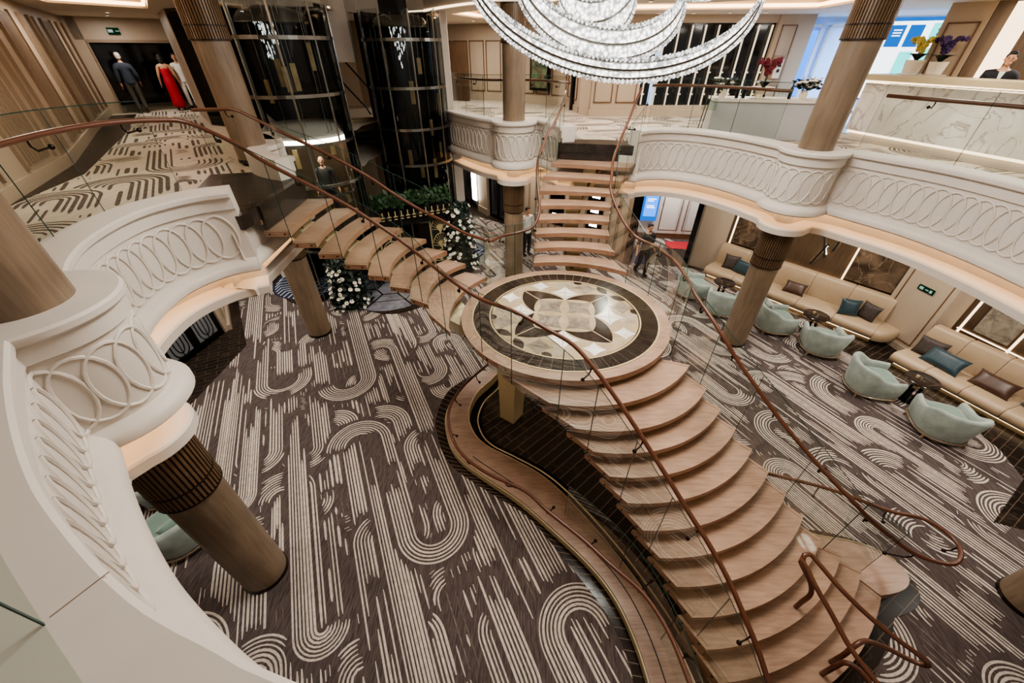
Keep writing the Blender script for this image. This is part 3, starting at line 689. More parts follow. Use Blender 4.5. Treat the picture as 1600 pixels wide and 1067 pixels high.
for k in range(4):
    d = 45 + 90 * k; tip = pol(.82, d)
    for sg in (-1, 1):
        mid = Vector(pol(.40, d + sg * 43)); tp = Vector(pol(.84, d + sg * .7)); inn = Vector(pol(.52, d + sg * 1.2))
        P = [(v.x, v.y) for v in arc3(mid, tp, -.085 * sg, 10)] + [(v.x, v.y) for v in arc3(inn, mid, .03 * sg, 6)[:-1]]
        put(dk, P, ZL + .006)
    c1, c2, c3, c4 = Vector(pol(.05, d)), Vector(pol(.36, d - 41)), Vector(pol(.53, d)), Vector(pol(.36, d + 41)); P = []
    for A, B in ((c1, c2), (c2, c3), (c3, c4), (c4, c1)): P += [(v.x, v.y) for v in arc3(A, B, -.035, 6)[:-1]]
    put(gy, P, ZL + .006)
    put(wh, csq(pol(.60, 90 * k), .15, 90 * k + 45, .03), ZL + .008)
    put(pl, csq(pol(.84, 90 * k), .14, 90 * k, .03, .9), ZL + .005)
    for sg in (-1, 1):
        if k % 2 == 0:
            put(gy, csq(pol(.84, d + sg * 25), .135, d, .03), ZL + .006)
            put(dk, lens(pol(.88, d + sg * 2), pol(.985, d + sg * 16), .06), ZL + .006); put(dk, lens(pol(.95, d + sg * 30), pol(.985, d + sg * 38), .05), ZL + .006)
        else: put(wh, csq(pol(.86, d + sg * 19), .105, d, .02), ZL + .008)
lines = MB()
for k in range(4):
    for a0 in (45, 135):
        c = Vector(pol(.60, 90 * k)); u_ = Vector(pol(.19, 90 * k + a0 - 45)); a = loc2(*((c - u_) * 1.29)); b_ = loc2(*((c + u_) * 1.29)); lines.wallbox(a, b_, ZL + .008, ZL + .0095, .012)
    for sg in (-1, 1):
        a = Vector(pol(.37, 45 + 90 * k + sg * 45)); b_ = Vector(pol(.82, 45 + 90 * k))
ros = MB(); ros.prism(ellipse(1.29, 1.29 * KR), ZL, ZL + .003, 0)
for k_, mbx in enumerate((dk, wh, gy, pl, lines)): ros.add(mbx.v, mbx.f, k_ + 1)
ros.build('stone_rosette', [M['stone_cream'], M['stone_dark'], M['stone_white'], M['marble_grey'], marble('pale taupe marble', '9A8D79', 'B5A893', '73695C', .4, 3.0), M['stone_cream']], ld, smooth=False)
# flared pedestal carrying the landing
q = MB(); pc = (-.05, 5.46); rz = -.62
for_rows = []
for z, wx, wy in ((0, .34, .34), (.3, .345, .35), (.8, .37, .4), (1.3, .42, .5), (1.75, .5, .66), (2.05, .58, .88), (2.28, .7, 1.15)):
    for_rows.append([(pc[0] + (a * wx / 2 * math.cos(rz) - b_ * wy / 2 * math.sin(rz)) + (z / 2.3) ** 2 * .18, pc[1] + (a * wx / 2 * math.sin(rz) + b_ * wy / 2 * math.cos(rz)), z) for a, b_ in ((-1, -1), (1, -1), (1, 1), (-1, 1))])
q.grid([list(r) for r in zip(*[catmull([Vector(for_rows[i][k]) for i in range(7)], .12) for k in range(4)])], 0, True); q.build('pedestal', M['pedestal'], ld, smooth=False)
q = MB(); q.prism(ellipse(1.0, .9), ZL - .3, ZL - .1); q.build('under_frame', M['gold_dull'], ld, smooth=False)
# ------------------------------------------------------------------ basin, oak bench ribbon and dark tile apron at the foot
INN = catmull([(-.35, 6.62), (-.55, 6.3), (-.82, 5.9), (-.93, 5.35), (-.79, 4.86), (-.52, 4.54), (-.04, 4.25), (.42, 3.95), (.78, 3.6), (1.18, 3.08), (1.5, 2.6), (1.8, 2.06), (2.0, 1.6), (2.12, 1.1), (2.2, .5)], .08)
OUTB = catmull([(-.75, 6.65), (-1.05, 6.25), (-1.3, 5.75), (-1.37, 5.2), (-1.2, 4.6), (-.9, 4.2), (-.45, 3.85), (.1, 3.45), (.6, 2.98), (1.1, 2.46), (1.38, 2.04), (1.53, 1.6), (1.6, 1.15), (1.64, .5)], .08)
APR = catmull([(-.95, 6.75), (-1.25, 6.45), (-1.5, 6.1), (-1.62, 5.44), (-1.5, 4.88), (-1.25, 4.37), (-.96, 4.07), (-.36, 3.66), (.21, 3.28), (.62, 2.79), (.94, 2.37), (1.2, 2.0), (1.35, 1.69), (1.44, 1.3), (1.48, .5)], .08)
def ribbon(name, A, B, z0, z1, mat, kindw=True, mats=None):
    n = 80; a = resample(A, .1); A2 = [Vector((p.x, p.y)) for p in A]; 
    def rs(P): 
        L = sum((P[i + 1] - P[i]).length for i in range(len(P) - 1)); return resample(P, L / n)
    A3, B3 = rs(A), rs(B); m_ = min(len(A3), len(B3)); q = MB()
    rows = [[(A3[i].x, A3[i].y, z0), (A3[i].x, A3[i].y, z1), (B3[i].x, B3[i].y, z1), (B3[i].x, B3[i].y, z0)] for i in range(m_)]
    q.grid(rows, 0, True); q.add(rows[0], [(0, 1, 2, 3)]); q.add(rows[-1], [(3, 2, 1, 0)])
    return q
def joints(A, B, z, n, mat_i=1):
    q = MB(); A3 = resample([Vector((p[0], p[1])) for p in A], 1e-9 + sum((A[i + 1] - A[i]).length for i in range(len(A) - 1)) / n); B3 = resample([Vector((p[0], p[1])) for p in B], 1e-9 + sum((B[i + 1] - B[i]).length for i in range(len(B) - 1)) / n)
    for a, b_ in zip(A3, B3):
        if (a - b_).length > .02: q.wallbox(a, b_, z, z + .0015, .007, mat_i)
    return q
ap = ribbon('a', APR, OUTB, 0.0, .008, None); jj = joints(APR, OUTB, .008, 60); ap.add(jj.v, jj.f, 1)
mid_ = [a.lerp(b_, .5) for a, b_ in zip(resample(APR, .2), resample(OUTB, .2))]
struct('stone_apron', ap, [M['stone_dark'], M['grout']], False)
bs = MB(); bs.prism([(p.x, p.y) for p in INN] + [(3.9, .5), (3.9, 2.2), (2.6, 4.4), (1.2, 6.4), (.3, 6.9)], 0.0, .004); struct('stone_basin', bs, M['basin'], False)
blk = ribbon('b', INN, offset(INN, .26, -1), 0.004, .009, None); jj = joints(INN, offset(INN, .26, -1), .009, 52); blk.add(jj.v, jj.f, 1); jj = joints(offset(INN, .12, -1)[::1], offset(INN, .128, -1)[::1], .009, 10); struct('stone_basin_border', blk, [M['black_gloss'], M['capital_gap']], False)
gl = ribbon('g', offset(INN, .17, -1), offset(INN, .195, -1), .009, .014, None); o = gl.build('trim_brass', M['brass_line']); o['kind'] = 'structure'
bench = thing('oak_bench', 'low curved oak bench ribbon bordering the dark marble basin under the stairs', 'bench', (-1.1, 5.0, 0))
q = ribbon('c', OUTB, INN, .006, .2, None); q.build('bench_top', M['bench'], bench, smooth=False)
q = ribbon('d', offset(INN, .0, -1), offset(INN, .014, -1), .006, .206, None); q.build('brass_edge', M['gold'], bench, smooth=False)
q = ribbon('e', offset(OUTB, .0, 1), offset(OUTB, .02, 1), .05, .17, None); q.build('brass_edge', M['gold_dull'], bench, smooth=False)
gv = resample(OUTB, .1)[28:]; q = ribbon('h', offset(gv, .17, -1), offset(gv, .185, -1), .2, .202, None); q.build('groove', M['black'], bench, smooth=False)
# bench on the far side of the foot
RO = catmull([(3.9, 2.93), (4.3, 2.96), (4.69, 2.86), (5.1, 2.78), (5.36, 2.66), (5.53, 2.5), (5.57, 2.33), (5.45, 2.18), (5.24, 2.1), (4.98, 2.06)], .06)
rb = thing('oak_bench', 'rounded oak bench end curling round the foot of the wide lower flight', 'bench', (5.2, 2.4, 0))
q = MB(); q.prism([(p.x, p.y) for p in RO] + [(4.82, 2.28), (4.55, 2.42), (4.25, 2.55), (4.0, 2.8)], .006, .2, 0); q.build('bench_top', M['bench'], rb, smooth=False)
q = MB(); q.tube([(p.x, p.y, .2) for p in RO[:-12]], .012, 6); q.build('brass_edge', M['gold_dull'], rb)
AP2 = catmull([(3.9, 3.1), (4.7, 3.06), (5.25, 2.92), (5.6, 2.68), (5.75, 2.35), (5.68, 2.1), (5.5, 1.97), (5.3, 1.9), (5.12, 1.86), (5.0, 1.72), (4.85, 1.6), (4.2, 1.1), (3.6, .5)], .08)
q = MB(); q.prism([(p.x, p.y) for p in AP2] + [(2.4, .5), (2.5, .9), (4.6, 2.0), (4.4, 2.5)], 0.0, .007); struct('stone_apron', q, M['dark_tile'], False)
# ------------------------------------------------------------------ balustrades
def bracket(mb_, p, q_):
    """small curved arm from the glass clamp p to the underside of the rail q"""
    p = Vector(p); q_ = Vector(q_); m_ = Vector(((p.x + q_.x) / 2 + (q_.x - p.x) * .3, (p.y + q_.y) / 2 + (q_.y - p.y) * .3, p.z - .015))
    mb_.ell(p, (.026, .026, .026), 8, 6); mb_.tube([p, m_, q_ - Vector((0, 0, .05)), q_], .010, 6)
def balustrade(label, edge, rail, zlow, gtop, npan, brk=None, group=None, rr_=.027, name='glass_balustrade'):
    """edge: 3D line of the glass foot (glass stands on it), rail: 3D handrail line"""
    t = thing(name, label, 'balustrade', tuple(edge[0]))
    E3 = catmull(edge, .12); L = len(E3)
    cuts = [round(i * (L - 1) / npan) for i in range(npan + 1)]
    for a, b_ in zip(cuts, cuts[1:]):
        seg_ = E3[a:b_ + 1]
        if len(seg_) < 2: continue
        A = seg_[0]; B = seg_[1]; u = (B - A).normalized(); seg_ = [A + u * .004] + list(seg_[1:-1]) + [seg_[-1] - (seg_[-1] - seg_[-2]).normalized() * .004]
        q = MB(); Nn = normals2([Vector((p.x, p.y)) for p in seg_], 1)
        q.grid([[(p.x, p.y, p.z + zlow), (p.x, p.y, p.z + gtop)] for p in seg_], 0)
        # polished edges show dark green
        q.tube([(p.x, p.y, p.z + gtop) for p in seg_], .005, 5, m=1)
        for p in (seg_[0], seg_[-1]): q.tube([(p.x, p.y, p.z + zlow), (p.x, p.y, p.z + gtop)], .0032, 4, m=1)
        q.build('glass_panel', [M['glass'], M['glass_edge']], t)
    if not rr_: return t
    R3 = catmull(rail, .08)
    q = MB(); q.tube(R3, rr_, 10); q.build('handrail', M['rail'], t)
    n = brk or npan
    for i in range(n):
        k = int((i + .5) / n * (len(R3) - 1)); r = R3[k]
        e = min(E3, key=lambda p: (p.x - r.x) ** 2 + (p.y - r.y) ** 2)
        d = Vector((e.x - r.x, e.y - r.y, 0))
        if d.length > .4 or d.length < .02: d = Vector((.05, 0, 0)) if d.length < .02 else d.normalized() * .15
        q = MB(); bracket(q, (r.x + d.x, r.y + d.y, r.z - .10), (r.x, r.y, r.z - .02)); q.build('bracket', M['bronze'], t)
    return t
def up(p, h): return (p[0], p[1], p[2] + h)
def e3(steps, i): return [(s_[i][0], s_[i][1], s_[3]) for s_ in steps]
# long near balustrade: gallery head, left flight, landing, lower flight
near_edge = [(-4.1, 5.66, ZF)] + e3(LEFT, 0) + [(p.x, p.y, ZL) for p in (lpt(216, 1.0), lpt(232, 1.0))] + e3(LOWER, 0)
near_rail = [(-4.05, 2.4, 5.44), (-4.2, 3.0, 5.44), (-4.35, 3.6, 5.46), (-4.44, 4.2, 5.47), (-4.42, 4.8, 5.46), (-4.3, 5.3, 5.42), (-4.16, 5.57, 5.36), (-3.8, 5.7, 5.13), (-3.44, 5.69, 4.88), (-3.09, 5.69, 4.67), (-2.74, 5.7, 4.46), (-2.38, 5.68, 4.24), (-2.04, 5.62, 4.02), (-1.73, 5.54, 3.82), (-1.38, 5.35, 3.62), (-.96, 4.86, 3.56), (-.48, 4.5, 3.42), (.03, 4.14, 3.42),
             (.42, 3.93, 3.3), (.74, 3.78, 3.17), (1.0, 3.5, 2.99), (1.21, 3.24, 2.80), (1.4, 2.97, 2.62), (1.58, 2.71, 2.43), (1.75, 2.46, 2.25), (1.92, 2.21, 2.06), (2.09, 1.96, 1.88), (2.24, 1.70, 1.69), (2.35, 1.42, 1.5), (2.44, 1.16, 1.32), (2.5, .9, 1.13)]
balustrade('long glass balustrade with chestnut handrail down the near side of both curving flights', near_edge, near_rail, -.22, 1.06, 13)
far_edge = [(-4.1, 7.34, ZF)] + e3(LEFT, 1) + [(-.46, 6.74, ZL)]
far_rail = [fl(300, 172, 5.27), fl(340, 171, 5.27), fl(368, 172, 5.26), fl(405, 189, 5.12), (-3.86, 7.28, 4.96), (-3.39, 7.31, 4.715), (-2.97, 7.34, 4.47), (-2.6, 7.35, 4.235), (-2.17, 7.28, 3.95), (-1.71, 7.18, 3.70), (-1.31, 7.02, 3.56), (-.94, 6.84, 3.42), (-.53, 6.64, 3.36), (-.46, 6.7, 3.34)]
balustrade('glass balustrade with chestnut handrail on the elevator side of the left-hand flight', far_edge, far_rail, -.22, 1.0, 6)
rl_edge = [(p.x, p.y, ZL) for p in (lpt(144, .985), lpt(128, .985), lpt(112, .985))] + list(reversed(e3(REAR, 0))) + [(1.25, 10.95, ZF)]
rl_rail = [(-.46, 6.7, 3.30), (-.2, 7.0, 3.29), (.1, 7.17, 3.29), (.38, 7.27, 3.38), (.5, 7.5, 3.62), (.48, 7.9, 3.88), (.47, 8.24, 4.08), (.5, 8.6, 4.28), (.62, 9.05, 4.46), (.77, 9.58, 4.65), (.97, 10.08, 4.83), (1.14, 10.55, 5.05), (1.25, 10.95, 5.3)]
balustrade('curved glass balustrade with handrail left of the straight rear flight', rl_edge, rl_rail, -.22, 1.08, 8)
rr_edge = [(3.12, 10.5, ZF)] + e3(REAR, 1) + [(p.x, p.y, ZL) for p in (lpt(32, 1.0), lpt(12, 1.0), lpt(-10, 1.0), lpt(-26, 1.0))] + e3(LOWER, 1)[:11]
rr_rail = [(2.95, 10.6, 5.38), (2.74, 10.19, 5.1), (2.52, 9.67, 4.84), (2.32, 9.2, 4.65), (2.17, 8.86, 4.46), (2.03, 8.5, 4.28), (1.96, 8.14, 4.09), (1.9, 7.8, 3.91), (1.95, 7.43, 3.72), (2.05, 6.95, 3.54), (2.25, 6.75, 3.36), (2.5, 6.4, 3.33), (2.67, 5.87, 3.3), (2.62, 5.2, 3.34), (2.62, 4.8, 3.28), (2.71, 4.47, 3.17), (2.84, 4.11, 2.99), (2.98, 3.9, 2.8), (3.14, 3.65, 2.62), (3.31, 3.43, 2.43), (3.49, 3.18, 2.25), (3.7, 2.96, 2.06), (3.92, 2.73, 1.88), (4.16, 2.53, 1.69), (4.43, 2.44, 1.45), (4.74, 2.36, 1.22), (5.0, 2.27, 1.05),
           (5.26, 2.2, .95), (5.56, 2.16, .92), (5.8, 2.3, .9), (5.87, 2.5, .9), (5.7, 2.76, .9), (5.3, 2.88, .9), (4.72, 3.2, .9), (3.96, 3.46, .9), (3.5, 3.6, .9)]
balustrade('long glass balustrade with chestnut handrail ending in a loop at the foot of the stairs', rr_edge, rr_rail, -.22, 1.06, 14, 18)
# bench rail with glass along the near ribbon
be = [Vector((p.x, p.y)) for p in resample(offset(OUTB, .3, -1), .3)]
be_e = [(p.x, p.y, .2) for p in be[14:]]
be_r = [(-.55, 6.1, .85), (-.77, 5.8, .85), (-1.02, 5.4, .85), (-1.18, 4.9, .85), (-1.12, 4.4, .85), (-.87, 3.9, .85), (-.43, 3.52, .86), (.16, 3.2, .88), (.47, 2.88, .9), (.91, 2.49, .9), (1.22, 2.17, .9), (1.52, 1.88, .9), (1.66, 1.65, .9), (1.74, 1.44, .9), (1.79, 1.2, .9), (1.84, .8, .9)]
t = balustrade('low glass screen with chestnut handrail along the curved oak bench', be_e, be_r, 0.0, .82, 3, 9)
# free-standing centre handrails at the foot
def chrail(label, A, B, z):
    t = thing('centre_handrail', label, 'handrail', (A[0], A[1], 0), 'centre handrails at the foot of the stairs')
    return t
t = thing('centre_handrail', 'free-standing bent chestnut handrail on the lowest oak steps', 'handrail', (3.5, 1.9, .2))
loopA = [(3.52, 1.81, .37), (3.52, 1.81, .7), (3.52, 1.81, .95), (3.49, 1.87, 1.1), (3.42, 1.96, 1.22), (3.38, 2.03, 1.29), (3.38, 2.05, 1.32), (3.42, 1.96, 1.28), (3.46, 1.8, 1.2), (3.57, 1.58, 1.05), (3.66, 1.3, .92), (3.78, 1.03, .85), (3.87, .88, .79), (3.91, .86, .71), (3.87, .96, .67), (3.77, 1.17, .70), (3.69, 1.24, .66), (3.66, 1.24, .52), (3.66, 1.24, .187)]
loopB = [(3.46, 1.93, 1.16), (3.44, 2.04, 1.24), (3.46, 2.10, 1.30), (3.53, 2.11, 1.31), (3.6, 2.02, 1.27), (3.74, 1.8, 1.18), (3.95, 1.6, 1.05), (4.16, 1.43, .95), (4.40, 1.26, .86), (4.49, 1.20, .80), (4.52, 1.20, .72), (4.44, 1.26, .66), (4.25, 1.36, .68), (4.02, 1.42, .72), (3.88, 1.38, .66), (3.84, 1.35, .5), (3.84, 1.35, .187)]
q = MB(); q.tube(catmull(loopA, .04), .027, 10); q.build('rail_tube', M['rail'], t)
q = MB(); q.tube(catmull(loopB, .04), .027, 10); q.build('rail_tube', M['rail'], t)
# ------------------------------------------------------------------ columns
def column(key, where, zlo, zhi, cap0, cap1, r=.29):
    c = COLS[key]; t = thing('column', where, 'column', (c[0], c[1], zlo), None, 'thing')
    q = MB(); q.lathe([(r, zlo), (r, zhi)], (c[0], c[1], 0), 36); q.build('shaft', M['column'], t)
    q = MB(); q.lathe([(r + .002, zlo), (r + .012, zlo), (r + .012, zlo + .06), (r + .002, zlo + .06)], (c[0], c[1], 0), 36); q.build('base_ring', M['base_dark'], t, smooth=False)
    q = MB(); q.lathe([(r, cap0), (r + .008, cap0), (r + .008, cap1), (r, cap1)], (c[0], c[1], 0), 36, 1)
    for i in range(44):
        a = 2 * PI * i / 44; q.box((c[0] + (r + .016) * math.cos(a), c[1] + (r + .016) * math.sin(a), (cap0 + cap1) / 2), (.022, .026, cap1 - cap0), a, 0)
    for z in (cap0, cap0 + .26 * (cap1 - cap0), cap1 - .02): q.lathe([(r + .01, z), (r + .032, z), (r + .032, z + .02), (r + .01, z + .02)], (c[0], c[1], 0), 36, 2)
    q.build('fluted_capital', [M['capital'], M['capital_gap'], M['base_dark']], t, smooth=False)
W = {'A': 'lower oak veneered column with fluted bronze top beside the mint armchair under the near balcony', 'B': 'lower oak veneered column standing in front of the open left-hand flight', 'C': 'lower oak veneered column between mint armchairs and the long cream banquette', 'D': 'lower oak veneered column left of the rear flight, man in white shirt behind it', 'E': 'lower oak veneered column at the carpet edge right of the stair foot'}
for k in 'ABCDE': column(k, W[k], 0.0, 3.04, 2.2, 3.03)
U_ = {'A': 'upper oak column standing on the near balcony ledge at the very left', 'B': 'upper oak column with fluted bronze top beside the hallway and glass elevator', 'C': 'upper oak column with fluted bronze top in front of the white reception counter', 'D': 'upper oak column with fluted bronze top on the rear ledge below the chandelier', }
for k in 'ABCD': column(k, U_[k], ZCURB - .3, 6.95, 6.22, 6.95)
# ------------------------------------------------------------------ lower walls
def wall(name, pts, z0, z1, mat, th=.12, off=0.0):
    q = MB()
    for a, b_ in zip(pts, pts[1:]): q.wallbox(a, b_, z0, z1, th, 0, off)
    return struct(name, q, mat, False)
def frame_panel(q, a, b_, z0, z1, inset, m, off, t=.025, w=.03):
    """raised bead rectangle on a wall a-b"""
    a = Vector(a[:2]); b_ = Vector(b_[:2]); u = (b_ - a).normalized(); A = a + u * inset; B = b_ - u * inset
    q.wallbox(A, B, z0, z0 + w, t, m, off); q.wallbox(A, B, z1 - w, z1, t, m, off)
    q.wallbox(A, A + u * w, z0, z1, t, m, off); q.wallbox(B - u * w, B, z0, z1, t, m, off)
wall('wall_left', [(-5.0, -2.5), (-8.7, 2.5), (-8.55, 5.4), (-8.15, 6.8)], 0, 3.3, M['panel'])
wall('wall_left_pier', [(-7.86, 8.42), (-7.86, 8.55), (-8.95, 10.15), (-10.3, 11.5)], 0, 3.3, M['panel'], .16)
q = MB()
for a, b_ in (((-7.86, 8.55), (-8.4, 9.35)), ((-8.4, 9.35), (-8.95, 10.15))):
    frame_panel(q, a, b_, .35, 2.9, .09, 0, -.09); frame_panel(q, a, b_, .42, 2.83, .16, 0, -.09)
q.wallbox((-7.8, 8.5), (-8.95, 10.2), 0, .16, .24); struct('trim_1', q, M['panel'], False)
wall('wall_left_far', [(-10.3, 11.5), (-12, 15), (-9, 17.5)], 0, 3.3, M['panel_dark'])
wall('wall_lobby_pier', [(-7.35, 11.95), (-7.7, 11.72), (-8.9, 13.45)], 0, 3.3, M['plaster'], .1)
q = MB(); q.wallbox((-7.3, 11.9), (-7.72, 11.62), 0, .2, .16); q.wallbox((-7.72, 11.62), (-8.9, 13.4), 0, .2, .16); struct('baseboard_lobby', q, M['plaster'], False)
q = MB(); q.prism([(-2.62, 15.0), (-1.9, 15.25), (-2.1, 15.9), (-2.8, 15.7)], 0, 3.3); q.prism([(-2.66, 14.96), (-1.86, 15.21), (-2.06, 15.95), (-2.84, 15.75)], 0, .22); struct('wall_rear_pier', q, M['plaster'], False)
wall('wall_rear', [(-4.5, 23), (-2.62, 20.2), (-2.5, 20.0)], 0, 3.3, M['panel'])
def grille_door(name, a, b_, z0, h, lit=None, arch=True, mirror=False):
    """pair of black iron framed glass leaves with curved bars"""
    a = Vector(a); b_ = Vector(b_); L = (b_ - a).length; u = (b_ - a) / L; n = Vector((-u.y, u.x))
    fr = MB(); fr.wallbox(a, b_, z0 + h - .12, z0 + h, .1); fr.wallbox(a, b_, z0, z0 + .16, .1); fr.wallbox(a, a + u * .1, z0, z0 + h, .1); fr.wallbox(b_ - u * .1, b_, z0, z0 + h, .1); fr.wallbox(a + u * (L / 2 - .09), a + u * (L / 2 + .09), z0, z0 + h, .11)
    d = struct(name, fr, M['grille'], False)
    g = MB(); g.wallbox(a, b_, z0 + .05, z0 + h - .05, .02); g.build('door_glass', lit or M['door_glass'], d)
    bars = MB()
    for s0 in (.13, L / 2 + .1):
        w = L / 2 - .24; 
        for e in (0.12, .3):
            x0 = s0 + w * e; x1 = s0 + w * (1 - e); top = z0 + h - .3 - e; bot = z0 + .3 + e * .6
            P = []
            for i in range(9): t = PI - PI * i / 8; P.append((x0 + (x1 - x0) * (.5 + .5 * math.cos(t)), top + .22 * math.sin(t)))
            for i in range(9): t = -PI * i / 8; P.append((x0 + (x1 - x0) * (.5 + .5 * math.cos(t)), bot + .22 * math.sin(t)))
            for off in (-.05, .05): bars.tube([(a.x + u.x * x + n.x * off, a.y + u.y * x + n.y * off, z) for x, z in P], .014, 5, True)
        for off in (-.05, .05): bars.tube([(a.x + u.x * (s0 + w / 2) + n.x * off, a.y + u.y * (s0 + w / 2) + n.y * off, z0 + .1), (a.x + u.x * (s0 + w / 2) + n.x * off, a.y + u.y * (s0 + w / 2) + n.y * off, z0 + h - .1)], .012, 5)
    bars.build('door_grille', M['grille'], d)
    hd = MB()
    for s0 in (L / 2 - .16, L / 2 + .16):
        p = a + u * s0
        for off in (-.1, .1): hd.tube([(p.x + n.x * off, p.y + n.y * off, z0 + .8), (p.x + n.x * off, p.y + n.y * off, z0 + 1.5)], .02, 6)
    hd.build('door_handle', M['grille'], d)
    return d
grille_door('door_1', (-8.12, 6.85), (-7.86, 8.4), 0, 2.5)
wall('wall_left_lintel', [(-8.15, 6.8), (-7.86, 8.42)], 2.5, 3.3, M['panel'])
grille_door('door_2', (-2.5, 20.0), (-1.55, 18.35), 0, 2.45)
grille_door('door_3', (-1.05, 17.62), (-.28, 16.55), 0, 2.35)
wall('wall_rear_lintel', [(-2.6, 20.2), (-.1, 16.3)], 2.45, 3.3, M['panel'])
q = MB(); q.wallbox((-1.52, 18.3), (-1.08, 17.66), 0, 2.45, .3); q.wallbox((-1.54, 18.33), (-1.06, 17.63), 0, .3, .38); struct('trim_2', q, M['panel'], False)
q = MB(); q.wallbox((-1.75, 18.55), (-1.55, 18.25), .5, 2.3, .06, 0, -.2); o = struct('trim_light_door', q, M['white_light'], False)
q = MB(); q.wallbox((-.26, 16.5), (.35, 15.65), 0, 3.3, .3); q.wallbox((-.27, 16.52), (.38, 15.6), 0, .3, .38); struct('wall_rear_pilaster', q, M['panel'], False)
# glazed wall behind the straight flight, with small glowing blocks set on its dark panes
q = MB(); wa, wb = Vector((.35, 15.65)), Vector((4.0, 12.75)); uu = (wb - wa).normalized(); LW = (wb - wa).length
q.wallbox(wa, wb, 0, 3.3, .1, 0)
for i in range(14):
    s0 = .1 + i * (LW - .2) / 14
    q.wallbox(wa + uu * s0, wa + uu * (s0 + .22), .25, 2.9, .13, 1)
struct('wall_rear_panelled', q, [M['panel_dark'], M['panel']], False)
q = MB()
for s0 in (1.35, 2.95): q.wallbox(wa + uu * s0, wa + uu * (s0 + .62), .7, 2.75, .15, 0)
w1 = struct('window_1', q, M['black_gloss'], False)
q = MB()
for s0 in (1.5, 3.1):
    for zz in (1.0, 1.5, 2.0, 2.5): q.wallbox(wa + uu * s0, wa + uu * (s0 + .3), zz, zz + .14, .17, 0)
q.build('window_glow', M['white_light'], w1, False)
# doorway to the side corridor
q = MB()
for a, b_ in (((3.96, 12.72), (4.12, 12.55)), ((5.86, 12.1), (6.15, 12.55))): q.wallbox(a, b_, 0, 2.75, .16)
q.wallbox((3.96, 12.72), (6.15, 12.3), 2.6, 2.8, .2); struct('trim_3', q, M['black_gloss'], False)
wall('wall_corridor', [(4.02, 12.8), (4.75, 15.2), (9.5, 14.6)], 0, 3.3, M['plaster'], .1)
q = MB(); 
for x0 in (5.7, 6.6, 7.5): frame_panel(q, (x0, 15.08 - (x0 - 4.75) * .126), (x0 + .8, 15.08 - (x0 + .8 - 4.75) * .126), .35, 2.6, .04, 0, -.05, .03, .03)
q.wallbox((4.75, 15.12), (9.5, 14.52), 0, .2, .08); struct('trim_4', q, M['trim_brown'], False)
scr = thing('digital_screen', 'blue digital signboard on the wall of the corridor behind the man in black', 'screen', (5.25, 15.0, 1.3))
q = MB(); q.wallbox((4.98, 15.02), (5.58, 14.94), .72, 1.95, .07); q.build('screen_frame', M['screen_navy'], scr, False)
q = MB(); q.wallbox((5.05, 14.965), (5.51, 14.905), .9, 1.8, .03); q.build('screen_face', M['screen_blue'], scr, False)
q = MB()
for zz, w_ in ((1.55, .3), (1.48, .22), (1.3, .26), (1.23, .3)): q.wallbox((5.12, 14.93), (5.12 + w_, 14.93 - w_ * .13), zz, zz + .03, .03)
q.build('screen_text', M['screen_white'], scr, False)
q = MB(); q.prism([(5.9, 13.9), (6.9, 13.8), (7.0, 14.5), (6.0, 14.6)], .007, .018); tag(q.build('red_runner', simple('red rug', 'A3262C', .9), None, False), 'red rug on the corridor floor seen through the doorway', 'rug')
wall('wall_door_pier', [(6.15, 12.6), (6.95, 12.0)], 0, 3.3, M['panel'])
# right-hand wall behind the banquettes
w1a, w1b = Vector((7.0, 12.2)), Vector((9.98, 8.42))
wall('wall_right', [(6.95, 12.0), w1a, w1b], 0, 3.3, M['wood_dark'], .1)
wall('wall_right_far', [(10.25, 7.35), (11.1, 4.4), (10.6, 1.5), (8.5, -2)], 0, 3.3, M['wood_dark'], .1)
u1 = (w1b - w1a).normalized(); L1 = (w1b - w1a).length; n1 = Vector((u1.y, -u1.x))
if n1.x > 0: n1 = -n1
w2a, w2b = Vector((10.25, 7.35)), Vector((11.1, 4.4)); u2 = (w2b - w2a).normalized(); n2 = Vector((u2.y, -u2.x))
if n2.x > 0: n2 = -n2
def wpanel(name, a, u, n, s0, s1, z0, z1, mat, d=.07):
    q = MB(); p0 = a + u * s0 + n * d; p1 = a + u * s1 + n * d; q.wallbox(p0, p1, z0, z1, .05); o = struct(name, q, mat, False); return o
wpanel('wall_right_stone', w1a, u1, n1, .25, 1.15, 1.1, 3.1, M['marble_brown'])
wpanel('wall_right_stone', w1a, u1, n1, 3.45, 4.75, 1.1, 3.1, M['marble_brown'])
wpanel('wall_right_stone', w2a, u2, n2, .35, .95, 1.1, 3.1, M['marble_grey'])
for a, u, n, s_, z0 in ((w1a, u1, n1, .18, 1.0), (w1a, u1, n1, 3.38, 1.0), (w2a, u2, n2, .12, .9), (w2a, u2, n2, 1.0, .9)):
    q = MB(); q.wallbox(a + u * s_ + n * .06, a + u * (s_ + .04) + n * .06, z0, 3.1, .03); struct('trim_light_wall', q, M['warm_soft'], False)
for a, u, n, s0, s1 in ((w1a, u1, n1, 1.2, 3.35), (w2a, u2, n2, .1, 3.0)):
    q = MB(); q.wallbox(a + u * s0 + n * .07, a + u * s1 + n * .07, 1.0, 1.015, .05); struct('trim_light_wall', q, M['warm_soft'], False)
